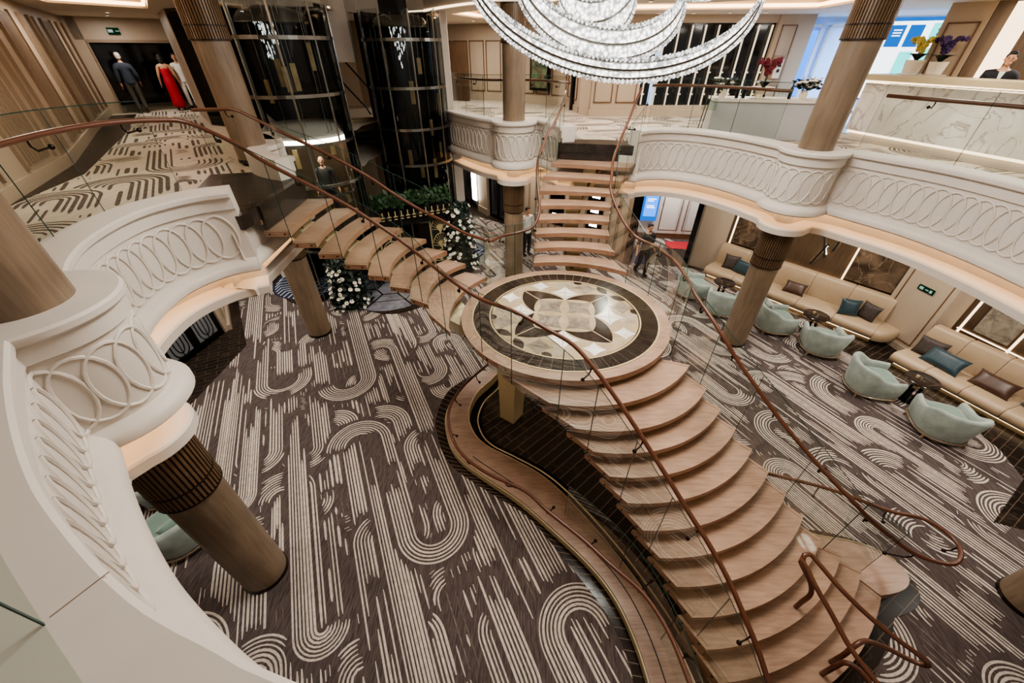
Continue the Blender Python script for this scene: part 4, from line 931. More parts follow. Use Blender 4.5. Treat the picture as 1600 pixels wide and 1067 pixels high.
# white service door panel with its exit sign
d0, d1 = Vector((9.66, 8.5)), Vector((9.82, 7.42))
q = MB(); q.wallbox(d0, d1, 0, 3.3, .2, 0, .1); q.wallbox(d0, w1b + Vector((.3, .2)), 0, 3.3, .08); q.wallbox(d1, (10.3, 7.35), 0, 3.3, .08); q.wallbox(d0, d1, 0, .16, .06, 0, -.02)
frame_panel(q, d0, d1, .25, 3.1, .08, 1, -.005, .02, .018)
dd = struct('door_4', q, [M['panel'], M['trim_brown']], False)
sg = thing('exit_sign', 'small green exit sign on the beige service door between banquettes', 'sign', (9.72, 8.0, 1.6))
ud = (d1 - d0).normalized(); nd = Vector((-.99, -.15))
q = MB(); q.wallbox(d0 + ud * .38 + nd * .02, d0 + ud * .74 + nd * .02, 1.53, 1.65, .02); q.build('sign_plate', M['sign_green'], sg, False)
q = MB(); q.wallbox(d0 + ud * .42 + nd * .035, d0 + ud * .5 + nd * .035, 1.56, 1.62, .012); q.wallbox(d0 + ud * .55 + nd * .035, d0 + ud * .62 + nd * .035, 1.58, 1.60, .012); q.wallbox(d0 + ud * .65 + nd * .035, d0 + ud * .7 + nd * .035, 1.56, 1.62, .012); q.build('sign_symbol', M['sign_white'], sg, False)
# twin-rod wall lamps
def rodlamp(label, p, n, u):
    t = thing('wall_lamp', label, 'lamp', (p[0], p[1], 1.7), 'rod wall lamps over the banquette')
    for k, (s0, s1, z0, z1) in enumerate(((-.05, .14, 1.2, 1.85), (.2, -.04, 1.5, 2.05), (.3, .37, 1.72, 2.2))):
        q = MB(); A = Vector(p) + u * s0 + n * .1; B = Vector(p) + u * s1 + n * .1
        q.tube([(A.x, A.y, z0), (B.x, B.y, z1)], .026, 8); q.build('lamp_rod', M['black'], t)
        q = MB(); A -= n * .04; B -= n * .04; q.tube([(A.x, A.y, z0 + .06), (B.x, B.y, z1 - .06)], .014, 6); q.build('lamp_tube', M['white_light'], t)
    return t
rodlamp('black crossed-rod wall lamp glowing on the walnut panel over the long banquette', w1a + u1 * 2.6, n1, u1)
# ------------------------------------------------------------------ upper walls
hallw = [(-4.6, 0.2), (-6.0, 2.6), (-7.55, 5.7), (-8.95, 8.3), (-11.7, 12.0), (-14.5, 15.9)]
wall('wall_hall', hallw, ZF, 7.0, M['panel'], .12)
q = MB(); 
for a, b_ in zip(hallw, hallw[1:]): q.wallbox(a, b_, ZF, ZF + .2, .2)
struct('baseboard_hall', q, M['panel'], False)
q = MB()
for a, b_ in zip(hallw[1:], hallw[2:]):
    a = Vector(a); b_ = Vector(b_); L = (b_ - a).length; u = (b_ - a) / L; s_ = .3; k = 0
    while s_ < L - .4:
        if k % 3 == 1:
            for j in range(9): q.wallbox(a + u * (s_ + j * .1), a + u * (s_ + j * .1 + .055), ZF + .3, 6.7, .05, 1, -.08)
        else:
            e = min(L - .1, s_ + .95); q.wallbox(a + u * s_, a + u * (s_ + .035), ZF + .25, 6.75, .06, 0, -.08); q.wallbox(a + u * (e - .1), a + u * (e - .02), ZF + .25, 6.75, .07, 2 if k % 4 == 3 else 0, -.08)
        s_ += 1.05; k += 1
struct('trim_5', q, [M['panel_dark'], M['panel_dark'], M['capital']], False)
q = MB(); q.wallbox((-6.65, 3.9), (-6.72, 4.05), 5.7, 6.5, .05, 0, -.1); struct('trim_light_hall', q, M['warm_soft'], False)
# hallway end: cased dark opening
ea, eb = Vector((-14.4, 16.0)), Vector((-12.35, 18.0)); eu = (eb - ea).normalized()
q = MB(); q.wallbox(ea - eu * .3, ea + eu * .25, ZF, 7.0, .2, 0); q.wallbox(eb - eu * .16, eb + eu * .4, ZF, 7.0, .2, 0); q.wallbox(ea, eb, 6.35, 7.0, .2, 0)
q.wallbox(ea + eu * .25, eb - eu * .16, 6.28, 6.36, .26, 1); q.wallbox(ea + eu * .25, ea + eu * .3, ZF, 6.3, .26, 1); q.wallbox(eb - eu * .21, eb - eu * .16, ZF, 6.3, .26, 1)
struct('wall_hall_end', q, [M['panel'], M['panel_dark']], False)
q = MB(); q.wallbox((-16.5, 18.6), (-13.5, 21.2), ZF, 7, .1); q.wallbox((-14.9, 16.4), (-16.5, 18.6), ZF, 7, .1); q.wallbox((-12.2, 18.3), (-13.2, 21), ZF, 7, .1); struct('wall_hall_beyond', q, M['black_gloss'], False)
q = MB(); q.prism([(-14.2, 16.3), (-12.5, 17.95), (-14.0, 20.0), (-15.9, 18.4)], ZF + .002, ZF + .012); struct('lit_floor_hall', q, M['stone_cream'], False)  # cream slab paints the lit patch of floor beyond the opening
xs = thing('exit_sign', 'green exit sign under the lit ceiling tray above the hallway opening', 'sign', (-13.4, 16.6, 6.6))
q = MB(); c = ea.lerp(eb, .38); q.wallbox(c - eu * .16 + Vector((.12, -.12)), c + eu * .16 + Vector((.12, -.12)), 6.5, 6.68, .03); q.build('sign_plate', M['sign_green'], xs, False)
q = MB(); q.wallbox(c - eu * .15 + Vector((.14, -.14)), c - eu * .02 + Vector((.14, -.14)), 6.55, 6.63, .02); q.wallbox(c + eu * .05 + Vector((.14, -.14)), c + eu * .15 + Vector((.14, -.14)), 6.58, 6.6, .02); q.build('sign_symbol', M['sign_white'], xs, False)
wall('wall_hall_right', [(-12.1, 18.2), (-10.95, 15.6), (-9.2, 13.4)], ZF, 7, M['panel'], .14)
# black lift-shaft backs, white panel between them
wall('wall_lift', [(-9.2, 13.4), (-7.6, 12.6), (-5.6, 13.55)], 0, 9.0, M['black_gloss'], .1)
wall('wall_lift_rear', [(-4.75, 14.95), (-2.3, 15.1), (-2.15, 14.4)], 0, 9.0, M['black_gloss'], .1)
wall('wall_lift_panel', [at(440, 90, 13.9)[:2], at(556, 90, 13.9)[:2]], 5.8, 9.0, M['plaster'], .2)
wall('wall_lift_beyond', [(-9.0, 17.5), (-6.2, 18.6), (-3.5, 18.2)], 0, 9, M['panel'], .1)
q = MB()
for k in range(8): q.box((-5.9 + k * .18, 16.3, 4.0 - k * .2), (.5, 1.3, .06), .2)
struct('service_stair', q, M['tread_edge'], False)
q = MB(); q.tube([(-6.6, 15.7, 6.1), (-5.2, 15.7, 4.5), (-4.7, 15.7, 3.6)], .03, 6); q.tube([(-6.2, 16.6, 6.1), (-5.0, 16.6, 4.7), (-4.4, 16.6, 3.9)], .03, 6)
struct('service_handrail', q, M['black'])
q = MB(); q.wallbox((-5.62, 13.42), (-4.72, 14.62), ZF - .3, ZF + .06, .16); struct('trim_6', q, M['gold_dull'], False)
q = MB(); q.prism([(-2.25, 13.95), (-1.9, 14.05), (-1.95, 14.5), (-2.3, 14.4)], ZF, 7); struct('wall_rear_post', q, M['plaster'], False)
# rear-left corridor
rw = [(-3.4, 21.6), (-.3, 20.2), (2.2, 18.1), (2.4, 16.2)]
wall('wall_rear_upper', rw, ZF, 7, M['panel'], .12)
q = MB()
for a, b_ in zip(rw, rw[1:]):
    a = Vector(a); b_ = Vector(b_); q.wallbox(a, b_, ZF, ZF + .2, .2)
    L = (b_ - a).length; u = (b_ - a) / L
    for k in range(int(L / .8)): frame_panel(q, a + u * (k * .8), a + u * (k * .8 + .8), ZF + .35, 6.4, .05, 1, -.08)
struct('trim_7', q, [M['panel'], M['trim_brown']], False)
q = MB(); a = at(715, 145, 20.6); b_ = at(735, 145, 20.2); q.wallbox((a[0] - .35, 20.55), (a[0] + .55, 20.2), ZF, 6.35, .1); struct('door_5', q, wood('brown door', '4A3829', '614A37', 3, (8, 8, .6)), False)
art = thing('framed_picture', 'dark framed green picture on corridor wall right of the upper rear column', 'picture', (1.2, 18.9, 5.4))
q = MB(); q.wallbox((.75, 19.2), (1.5, 18.58), 4.75, 6.4, .08, 0, -.12); q.build('picture_frame', M['base_dark'], art, False)
q = MB(); q.wallbox((.83, 19.08), (1.42, 18.6), 4.85, 6.3, .03, 0, -.18); q.build('picture_canvas', marble('green abstract canvas', '21402F', '6E7F62', 'A7463A', .6, 2.2, .4), art, False)
# main rear wall with slatted window
q = MB(); q.wallbox((2.6, 15.45), (4.2, 15.45), ZF, 7, .2, 0)
q.wallbox((2.35, 15.9), (2.6, 15.4), ZF, 7, .12, 0); q.wallbox((8.15, 15.4), (9.2, 15.3), ZF, 7, .2, 0); q.wallbox((4.2, 15.45), (8.15, 15.45), ZF, ZF + .32, .3, 0); q.wallbox((4.2, 15.45), (8.15, 15.45), 6.75, 7, .2, 0)
struct('wall_rear_main', q, M['panel'], False)
q = MB(); q.wallbox((2.55, 15.3), (9.2, 15.2), ZF, ZF + .2, .1)
for a, b_ in (((2.66, 15.34), (3.36, 15.34)), ((3.4, 15.34), (4.15, 15.34)), ((8.2, 15.27), (8.75, 15.22))): frame_panel(q, a, b_, ZF + .4, 6.7, .05, 1, -.02, .03, .025)
struct('trim_8', q, [M['panel'], M['trim_brown']], False)
wn = MB(); wn.wallbox((4.2, 15.5), (8.15, 15.5), ZF + .3, 6.8, .06); wn = struct('window_2', wn, M['black_gloss'], False)
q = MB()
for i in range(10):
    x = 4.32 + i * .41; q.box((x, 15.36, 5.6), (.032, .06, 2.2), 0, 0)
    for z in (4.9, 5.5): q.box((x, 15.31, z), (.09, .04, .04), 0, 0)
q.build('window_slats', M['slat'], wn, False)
q = MB(); q.wallbox((4.55, 15.44), (4.75, 15.44), ZF + .3, 6.7, .03); q.build('window_glow', M['reflect'], wn, False)  # glowing strip stands in for a pale blue reflection in the glass
wall('wall_rear_doorway', [(2.1, 17.0), (2.45, 17.0)], ZF, 7, M['black_gloss'])
ph = thing('wall_phone', 'white wall telephone in a grey recess beside slatted window', 'telephone', (8.47, 15.2, 5.5))
q = MB(); q.box((8.47, 15.17, 5.55), (.36, .05, .8), -.1); q.build('recess_plate', M['panel_dark'], ph, False)
q = MB(); q.box((8.47, 15.12, 5.6), (.2, .08, .5), -.1); q.build('handset', M['plaster'], ph, False)
q = MB(); q.box((8.47, 15.07, 5.68), (.1, .03, .05), -.1); q.ell((8.47, 15.07, 5.55), (.05, .03, .05), 10, 6); q.build('dial', M['base_dark'], ph)
# bright foyer with cool-lit white doors
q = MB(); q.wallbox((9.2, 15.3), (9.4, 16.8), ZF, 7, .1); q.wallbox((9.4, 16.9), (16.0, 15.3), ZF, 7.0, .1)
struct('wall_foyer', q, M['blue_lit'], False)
q = MB()
fa, fb = Vector((9.4, 16.8)), Vector((16, 15.2)); fu = (fb - fa).normalized()
for s0, s1 in ((.15, .95), (1.15, 2.3), (2.45, 3.0)): frame_panel(q, fa + fu * s0, fa + fu * s1, ZF + .1, 6.75, 0, 0, -.06, .06, .06)
q.box((11.9, 16.1, 5.5), (.08, .08, .12), 0, 1); q.box((12.3, 16.0, 5.9), (.1, .08, .14), 0, 1)
struct('trim_9', q, [M['plaster'], M['base_dark']], False)
q = MB(); q.wallbox(fa + fu * .28, fa + fu * .85, ZF + .5, 6.6, .04, 0, -.06); struct('window_3', q, M['screen_blue'], False)
q = MB(); q.wallbox(fa + fu * 3.2, fa + fu * 3.7, ZF + .6, 6.4, .04, 0, -.06); struct('window_4', q, M['screen_white'], False)
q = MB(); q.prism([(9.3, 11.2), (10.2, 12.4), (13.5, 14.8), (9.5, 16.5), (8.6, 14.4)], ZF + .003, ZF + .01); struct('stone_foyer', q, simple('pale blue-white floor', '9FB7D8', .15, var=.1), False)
# large screen on the far right, with coloured cards
sd = thing('digital_screen', 'large white screen showing navy and aqua cards behind the orchids', 'screen', (13.2, 13.6, 5.8))
s0 = Vector(at(1393, 20, 13.6)[:2]); s1 = Vector(at(1516, 20, 12.9)[:2]); su = (s1 - s0).normalized(); sn = Vector((su.y, -su.x)); sL = (s1 - s0).length
q = MB(); q.wallbox(s0 - su * .05, s1 + su * .05, 4.9, 6.78, .08); q.build('screen_frame', M['screen_navy'], sd, False)
q = MB(); q.wallbox(s0 + sn * .06, s1 + sn * .06, 4.95, 6.7, .02); q.build('screen_face', M['screen_white'], sd, False)
def card(x0, x1, z0, z1, mat, nm='screen_card', d=.09):
    q = MB(); q.wallbox(s0 + su * sL * x0 + sn * d, s0 + su * sL * x1 + sn * d, z0, z1, .015); q.build(nm, mat, sd, False)
card(.08, .28, 6.15, 6.62, M['screen_navy']); card(.33, .52, 6.15, 6.62, M['screen_navy']); card(.62, .84, 6.25, 6.65, M['screen_aqua']); card(.6, .8, 5.75, 6.12, M['screen_aqua']); card(.34, .52, 5.55, 6.05, M['screen_aqua'])
for z in (6.5, 6.44, 6.38): card(.13, .24, z, z + .025, M['screen_white'], 'screen_text', .105)
for z in (6.5, 6.4): card(.7, .78, z, z + .04, M['screen_navy'], 'screen_text', .105)
wall('wall_far_right', [s1 + su * .1, s1 + su * .1 + Vector((1.2, -1.6)), (15.5, 9.5), (15.2, 4)], ZF, 7, M['panel'], .16)
q = MB(); a = Vector(at(1462, 60, 11.8)[:2]); b_ = Vector(at(1530, 60, 11.2)[:2]); q.wallbox(a, b_, ZF, 7, .2, 0); frame_panel(q, a, b_, ZF + .3, 6.6, .1, 1, -.11, .03, .03); struct('wall_reception_panel', q, [M['panel'], M['trim_brown']], False)
a2 = Vector((13.3, 10.6)); q = MB(); q.wallbox(b_, (14.8, 8.0), ZF, 7, .1); struct('wall_reception', q, M['wood_dark'], False)
q = MB(); a = Vector(at(1575, 30, 10.65)[:2]); q.wallbox(a, a + Vector((.26, -.21)), ZF + .5, 6.9, .06, 0); struct('trim_light_reception', q, M['warm_soft'], False)
# ------------------------------------------------------------------ upper ceiling with lit trays
ZT = 6.95
big = [(p[0] + (p[0] - 1.2) * .06, p[1] + (p[1] - 6.2) * .06) for p in hole]
trayH = [(-10.6, 11.6), (-9.6, 13.3), (-5.3, 7.6), (-5.6, 4.6), (-6.6, 5.4)]
trayR = [(-1.9, 15.3), (-1.2, 17.3), (1.6, 14.9), (1.2, 13.2), (-.6, 13.4)]
trayB = [(2.6, 12.0), (2.7, 13.9), (8.0, 13.2), (7.6, 10.7), (6.2, 10.6), (4.4, 11.7)]
mb = MB(); fill_poly(mb, outer, [big, trayH, trayR, trayB], ZT, 0, True); struct('ceiling', mb, M['plaster_soft'], smooth=False)
mb = MB(); n_ = len(big); mb.add([(p[0], p[1], ZT) for p in big] + [(p[0], p[1], 8.6) for p in big], [(i, (i + 1) % n_, n_ + (i + 1) % n_, n_ + i) for i in range(n_)]); fill_poly(mb, [(p[0] * 1.0, p[1]) for p in big], [], 8.6, 0, True); struct('ceiling_atrium', mb, M['plaster_soft'], smooth=False)
for nm, tp in (('hall', trayH), ('rear', trayR), ('gallery', trayB)):
    q = MB(); n_ = len(tp); q.add([(p[0], p[1], ZT) for p in tp] + [(p[0], p[1], 7.3) for p in tp], [(i, (i + 1) % n_, n_ + (i + 1) % n_, n_ + i) for i in range(n_)]); q.add([(p[0], p[1], 7.3) for p in tp], [tuple(range(n_))]); struct('ceiling_tray_' + nm, q, M['plaster_soft'], False)
    cx_ = sum(p[0] for p in tp) / n_; cy_ = sum(p[1] for p in tp) / n_
    q = MB(); ins = [(p[0] + (cx_ - p[0]) * .05, p[1] + (cy_ - p[1]) * .05) for p in tp]
    for a, b_ in zip(ins, ins[1:] + ins[:1]): q.wallbox(a, b_, ZT + .03, ZT + .1, .05)
    struct('trim_light_' + nm, q, M['warm'], False)
q = MB(); q.tube([(p[0], p[1], ZT + .04) for p in [(b0[0] + (b0[0] - 1.2) * .004, b0[1] + (b0[1] - 6.2) * .004) for b0 in big]], .03, 6, True); struct('trim_light_atrium', q, M['warm_soft'], False)
# recessed downlights in the gallery ceiling
dl = None
for i, (x, y) in enumerate([(3.0, 11.2), (4.2, 14.6), (5.2, 14.6), (6.2, 14.5), (7.2, 14.4), (8.6, 12.4), (8.4, 8.6), (8.6, 6.0), (.6, 13.0), (-1.5, 18.5), (.5, 16.6), (-11.6, 14.4), (-12.6, 15.6), (-6.2, 6.6), (-5.6, 3.2)]):
    if dl is None:
        dl = thing('downlight', 'small round recessed downlight in the upper ceiling', 'ceiling light', (0, 0, 0), 'recessed downlights in the upper ceiling')
        q = MB(); q.lathe([(.075, -.012), (.05, -.02), (.05, 0), (.075, 0)], (0, 0, 0), 20); q.build('bezel', M['plaster'], dl); q = MB(); q.lathe([(0, -.008), (.05, -.008)], (0, 0, 0), 16); q.build('lens', M['white_light'], dl); dl.location = (x, y, ZT - .001)
    else: dup(dl, (x, y, ZT - .001))
# ------------------------------------------------------------------ gallery rails of the upper deck
def gallery_rail(label, P, side, rz=5.44, gz=5.5, npan=6, d0=-.3, zb=ZCURB, rr=.03, rail_off=-.10, r0=0.0, r1=1.0):
    E3 = offset(P, d0, side); pts = [(p.x, p.y, zb) for p in resample(E3, .25)]
    R = offset(P, d0 + rail_off, side); R = resample(R, .25); R = R[int(r0 * (len(R) - 1)):int(r1 * (len(R) - 1)) + 1]
    return balustrade(label, pts, [(p.x, p.y, rz) for p in R], 0.0, gz - zb, npan, None, None, rr)
i0 = 0
gallery_rail('glass balustrade on the near ledge beside the hallway carpet', catmull([(-4.12, 5.1), (-4.4, 4.6), (-4.38, 4.1), (-4.24, 3.6), (-4.1, 3.0), (-4.25, 2.2), (-3.9, 1.6), (-3.2, 1.15)], .1), -1, 5.42, 5.62, 6, -.34, rr=0)
gallery_rail('glass balustrade with chestnut rail on the rear ledge left of the stairs', catmull([(-2.12, 13.75), (-1.75, 13.15), (-1.3, 12.52), (-.7, 12.1), (.2, 12.2), (.75, 11.75), (1.0, 11.2)], .1), 1, 5.44, 5.56, 5, -.3)
gallery_rail('glass balustrade with chestnut rail in front of the white reception counter', catmull([(3.25, 10.15), (3.72, 10.2), (4.2, 10.02), (4.65, 9.55), (4.98, 9.0), (5.3, 8.75)], .1), 1, 5.44, 5.58, 3, -.32)
gallery_rail('glass balustrade with chestnut rail in front of the marble reception desk', catmull([(6.3, 8.0), (6.5, 7.4), (6.8, 6.7), (6.97, 6.0), (7.03, 5.3), (7.02, 4.5), (6.95, 3.7)], .1), 1, 5.44, 5.62, 3, -.3)
# glass screen panels where the near ledge meets the floor (under the camera)
balustrade('frameless glass screen standing on the broad ledge at the bottom-left corner', [(-2.02, .72, ZCURB), (-1.54, .44, ZCURB), (-1.06, .17, ZCURB)], [], .0, 1.0, 2, rr_=0)
q = MB(); q.wallbox((-1.54, .46), (-1.46, .6), ZCURB + .0002, ZCURB + .001, .005); struct('trim_10', q, M['panel_dark'], False)
# ------------------------------------------------------------------ glass elevators
def elevator(label, c, r, cab=None, seed=1):
    rnd = random.Random(seed); t = thing('glass_elevator', label, 'elevator', (c[0], c[1], 0))
    q = MB(); q.lathe([(r, 0), (r, 6.9)], (c[0], c[1], 0), 40); q.build('glass_shaft', M['lift_glass'], t)
    q = MB(); q.lathe([(r - .1, 0.02), (r - .1, 6.9)], (c[0], c[1], 0), 30, 0, -.15, PI + .35); q.build('dark_backing', M['shaft'], t)
    for i in range(9):
        a = 2 * PI * i / 9 + .25; q = MB(); q.tube([(c[0] + r * math.cos(a), c[1] + r * math.sin(a), .02), (c[0] + r * math.cos(a), c[1] + r * math.sin(a), 6.9)], .026, 6); q.build('mullion', M['chrome'], t)
    for z in (1.6, 3.3, 4.25, 5.25, 6.3):
        q = MB(); q.lathe([(r - .03, z - .035), (r + .025, z - .035), (r + .025, z + .035), (r - .03, z + .035), (r - .03, z - .035)], (c[0], c[1], 0), 40); q.build('ring', M['chrome'], t, smooth=False)
    for i in range(14):
        a = -PI / 2 + rnd.uniform(-1.5, 1.5); z = rnd.uniform(2.6, 6.0); L = rnd.uniform(.35, .6); R = r - rnd.uniform(.12, .5)
        q = MB(); p = (c[0] + R * math.cos(a), c[1] + R * math.sin(a)); q.box((p[0], p[1], z), (.12, .012, L), a + PI / 2, 0); q.tube([(p[0], p[1], z + L / 2), (p[0], p[1], 6.85)], .006, 4, m=1); q.build('bronze_pendant', [M['mirror_gold'], M['chrome']], t, smooth=False)
    # nickel dome with glowing crystal drops at the shaft top
    q = MB(); q.lathe([(0, 6.88), (.3, 6.86), (.62, 6.78), (.8, 6.62), (.82, 6.56), (.74, 6.58), (.3, 6.72), (0, 6.74)], (c[0], c[1], 0), 28); q.build('crown_dome', M['chrome'], t)
    q = MB()
    for i in range(55):
        a = rnd.uniform(0, 2 * PI); R = rnd.uniform(0, .22); z = 6.68 - rnd.uniform(0, 1.0) * (1 - R / .35)
        q.ell((c[0] + R * math.cos(a), c[1] + R * math.sin(a) - .45, z), (.014, .014, .05), 5, 4)
    o = q.build('crystal_drops', M['crystal_dim'], t)
    if cab is not None:
        z0 = cab; R = r - .12; q = MB(); q.lathe([(0, z0), (R, z0), (R, z0 + .07), (0, z0 + .07)], (c[0], c[1], 0), 36); q.build('cab_floor', M['stone_dark'], t, False)
        q = MB(); q.lathe([(0, z0 + 2.62), (R * .8, z0 + 2.6), (R, z0 + 2.42), (R, z0 + 2.36), (0, z0 + 2.36)], (c[0], c[1], 0), 36); q.build('cab_roof', M['plaster'], t)
        q = MB(); q.lathe([(R - .16, z0 + 2.35), (R + .015, z0 + 2.35), (R + .015, z0 + 2.27), (R - .16, z0 + 2.27), (R - .16, z0 + 2.35)], (c[0], c[1], 0), 36); q.build('cab_light', M['white_light'], t, False)
        q = MB(); q.lathe([(R + .01, z0 + 1.0), (R + .03, z0 + 1.0), (R + .03, z0 + 1.05), (R + .01, z0 + 1.05)], (c[0], c[1], 0), 36); q.build('cab_hoop', M['chrome'], t, False)
        q = MB(); q.lathe([(R - .02, z0), (R - .02, z0 + 2.36)], (c[0], c[1], 0), 24, 0, .4, 2.6); q.build('cab_back', M['wood_dark'], t)
    return t
elevator('glass elevator with a lit cab just below the upper deck, nearest the hallway', (-5.42, 11.2), 1.18, 2.0, 3)
elevator('dark glass elevator shaft without a cab beside the rear gallery ledge', (-3.08, 13.45), 1.06, None, 5)
# white marble cheek beside the first elevator
q = MB(); q.prism([(-4.98, 8.98), (-4.95, 9.15), (-5.25, 9.62), (-5.65, 9.95), (-5.9, 9.7), (-5.4, 9.0)], 3.46, ZCURB); struct('stone_cheek', q, M['marble_white'], False)
# ------------------------------------------------------------------ floral arch between the elevators
scn = thing('gold_fan_screen', 'black lacquer screen with gold fan motifs standing between two white flower columns', 'screen', (-3.4, 12.3, 0))
fa, fb = Vector((-4.2, 11.5)), Vector((-2.15, 12.5)); fu = (fb - fa).normalized(); fn = Vector((fu.y, -fu.x)); FL = (fb - fa).length; fz = math.atan2(fu.y, fu.x)
q = MB(); q.wallbox(fa, fb, 1.75, 2.35, .35); q.build('header', M['black_gloss'], scn, False)
q = MB()
for k in range(12):
    p = fa + fu * (.2 + k * .19) + fn * .19; q.box((p.x, p.y, 2.05), (.12, .02, .03), fz); q.box((p.x, p.y, 2.13), (.03, .02, .16), fz); q.box((p.x, p.y, 1.97), (.09, .02, .03), fz)
q.build('key_fret', M['gold'], scn, False)
for s_ in (0.0, FL * .28, FL * .72, FL):
    p = fa + fu * s_; q = MB(); q.box((p.x, p.y, 1.0), (.06, .08, 2.0), fz); q.build('post', M['gold_dull'], scn, False)
for s0 in (.0, FL * .72):
    p = fa + fu * (s0 + FL * .14) - fn * .03; q = MB(); q.box((p.x, p.y, .9), (FL * .28, .03, 1.75), fz); q.build('back_panel', M['black'], scn, False)
    for zc in (.25, .8, 1.35):
        q = MB(); c = fa + fu * (s0 + FL * .14) + fn * .0
        for k in range(11):
            a = PI * (k + .5) / 11; q.tube([(c.x + fu.x * .05 * math.cos(a), c.y + fu.y * .05 * math.cos(a), zc + .05 * math.sin(a)), (c.x + fu.x * .29 * math.cos(a), c.y + fu.y * .29 * math.cos(a), zc + .42 * math.sin(a))], .008, 4)
        q.tube([(c.x + fu.x * .3 * math.cos(PI * k / 12), c.y + fu.y * .3 * math.cos(PI * k / 12), zc + .44 * math.sin(PI * k / 12)) for k in range(13)], .012, 5)
        q.add([(c.x + fu.x * x, c.y + fu.y * x, zc + z) for x, z in ((0, -.12), (.13, .12), (.08, .17), (0, .19), (-.08, .17), (-.13, .12))], [(0, 1, 2, 3, 4, 5)])
        q.build('gold_fan', M['gold'], scn, False)
def foliage(q, rnd, n, pf, size, m=0):
    for i in range(n):
        p = Vector(pf()); d = Vector((rnd.uniform(-1, 1), rnd.uniform(-1, 1), rnd.uniform(-.4, 1))).normalized(); w = d.orthogonal().normalized() * size * .28; L = size * rnd.uniform(.6, 1.2)
        q.add([p, p + d * L * .5 + w, p + d * L, p + d * L * .5 - w], [(0, 1, 2, 3)], m)
def flower_column(label, base, h, rb, rt, nfl, seed):
    rnd = random.Random(seed); t = thing('flower_column', label, 'flower arrangement', (base[0], base[1], 0), 'white flower columns by the elevators')
    def pf():
        z = rnd.uniform(0, h); R = (rb + (rt - rb) * z / h) * math.sqrt(rnd.random()); a = rnd.uniform(0, 2 * PI); return (base[0] + R * math.cos(a), base[1] + R * math.sin(a), z)
    q = MB(); foliage(q, rnd, 1500, pf, .16); o = q.build('foliage', M['leaf'], t, False); o['kind'] = 'stuff'
    q = MB(); q.lathe([(.0, 0), (rb * .7, 0), (rt * .6, h * .95), (0, h * .97)], (base[0], base[1], 0), 10); q.build('stem_core', M['leaf'], t)
    f0 = MB()
    for k in range(6):
        a = 2 * PI * k / 6; f0.ell((.035 * math.cos(a), .035 * math.sin(a), .0), (.032, .032, .016), 6, 4)
    f0.ell((0, 0, .012), (.022, .022, .02), 6, 4, 1)
    proto = None
    for i in range(nfl):
        z = h * (i + .5) / nfl; R = (rb + (rt - rb) * z / h) * 1.0; a = -PI / 2 + rnd.uniform(-1.7, 1.7)
        p = (base[0] + R * math.cos(a), base[1] + R * math.sin(a), z); 
        if proto is None: o = proto = f0.build('white_flower', [M['petal'], M['petal_yellow']], None); o.parent = t
        else: o = proto.copy(); C.objects.link(o); o.parent = t
        o.matrix_parent_inverse = Matrix.Identity(4); o.location = (p[0] - base[0], p[1] - base[1], p[2]); s_ = rnd.uniform(.75, 1.15); o.scale = (s_, s_, s_); o.rotation_euler = (rnd.uniform(.4, 1.2), 0, a + PI / 2)
    return t
flower_column('tall column of white flowers and dark leaves right of the gold fan screen', (-1.85, 12.5), 2.15, .6, .4, 74, 21)
flower_column('mound of white flowers and dark leaves behind the open left-hand flight', (-4.85, 9.9), 1.4, .58, .38, 48, 22)
rnd = random.Random(4); q = MB()
def pf(): s_ = rnd.uniform(0, FL); p = fa + fu * s_ + fn * rnd.uniform(-.2, .3); return (p.x, p.y, 2.35 + abs(rnd.gauss(0, .12)))
foliage(q, rnd, 900, pf, .2); o = q.build('garland', M['leaf_mid'], None, False); tag(o, 'dark green leaf garland lying along the top of the gold fan screen', 'garland', None, 'stuff')
# ------------------------------------------------------------------ chandelier over the landing
ch = thing('chandelier', 'large spiral chandelier of lit crystal hoops hanging over the landing', 'chandelier', (1.1, 6.0, 8.5))
def hoop(c, r, tx, ty, hgt, n, r2=None, bead=.03, name='crystal_hoop', rad=.0):
    r2 = r2 or r; A = [];
    for i in range(96):
        a = 2 * PI * i / 96; x, y = r * math.cos(a), r2 * math.sin(a); A.append(Vector((c[0] + x, c[1] + y, c[2] + x * tx + y * ty)))
    q = MB(); q.grid([[(p.x, p.y, p.z - hgt / 2), (p.x, p.y, p.z + hgt / 2)] for p in A + A[:1]], 0)
    for zz in (-hgt / 2, hgt / 2, 0): q.tube([(p.x, p.y, p.z + zz) for p in A], .014, 5, True, 1)
    P = resample(A + [A[0]], bead * 1.9)
    for p in P:
        for zz in (-hgt / 2 - .02, hgt / 2 + .02):
            o_ = Vector((p.x - c[0], p.y - c[1], 0)).normalized() * .02; q.ell((p.x + o_.x, p.y + o_.y, p.z + zz), (bead, bead, bead), 5, 3, 2)
    q.build(name, [M['crystal'], M['chrome'], M['crystal_dim']], ch, False)
    for k in (12, 24, 36):
        p = A[k]; q = MB(); q.tube([p, (p.x * .7 + c[0] * .3, p.y * .7 + c[1] * .3, 8.55)], .006, 4); q.build('suspension_cable', M['chrome'], ch)
hoop((1.10, 6.1, 7.10), 1.66, .0, .70, .13, 0, bead=.022)
hoop((.98, 5.95, 6.85), .95, -.05, .75, .24, 0, bead=.024)
hoop((.95, 5.9, 6.68), .42, .2, .8, .34, 0, bead=.024)
hoop((1.05, 6.5, 7.0), 1.35, -.16, .25, .12, 0, bead=.024)
hoop((1.0, 6.1, 7.2), .75, .15, .3, .16, 0, bead=.024)
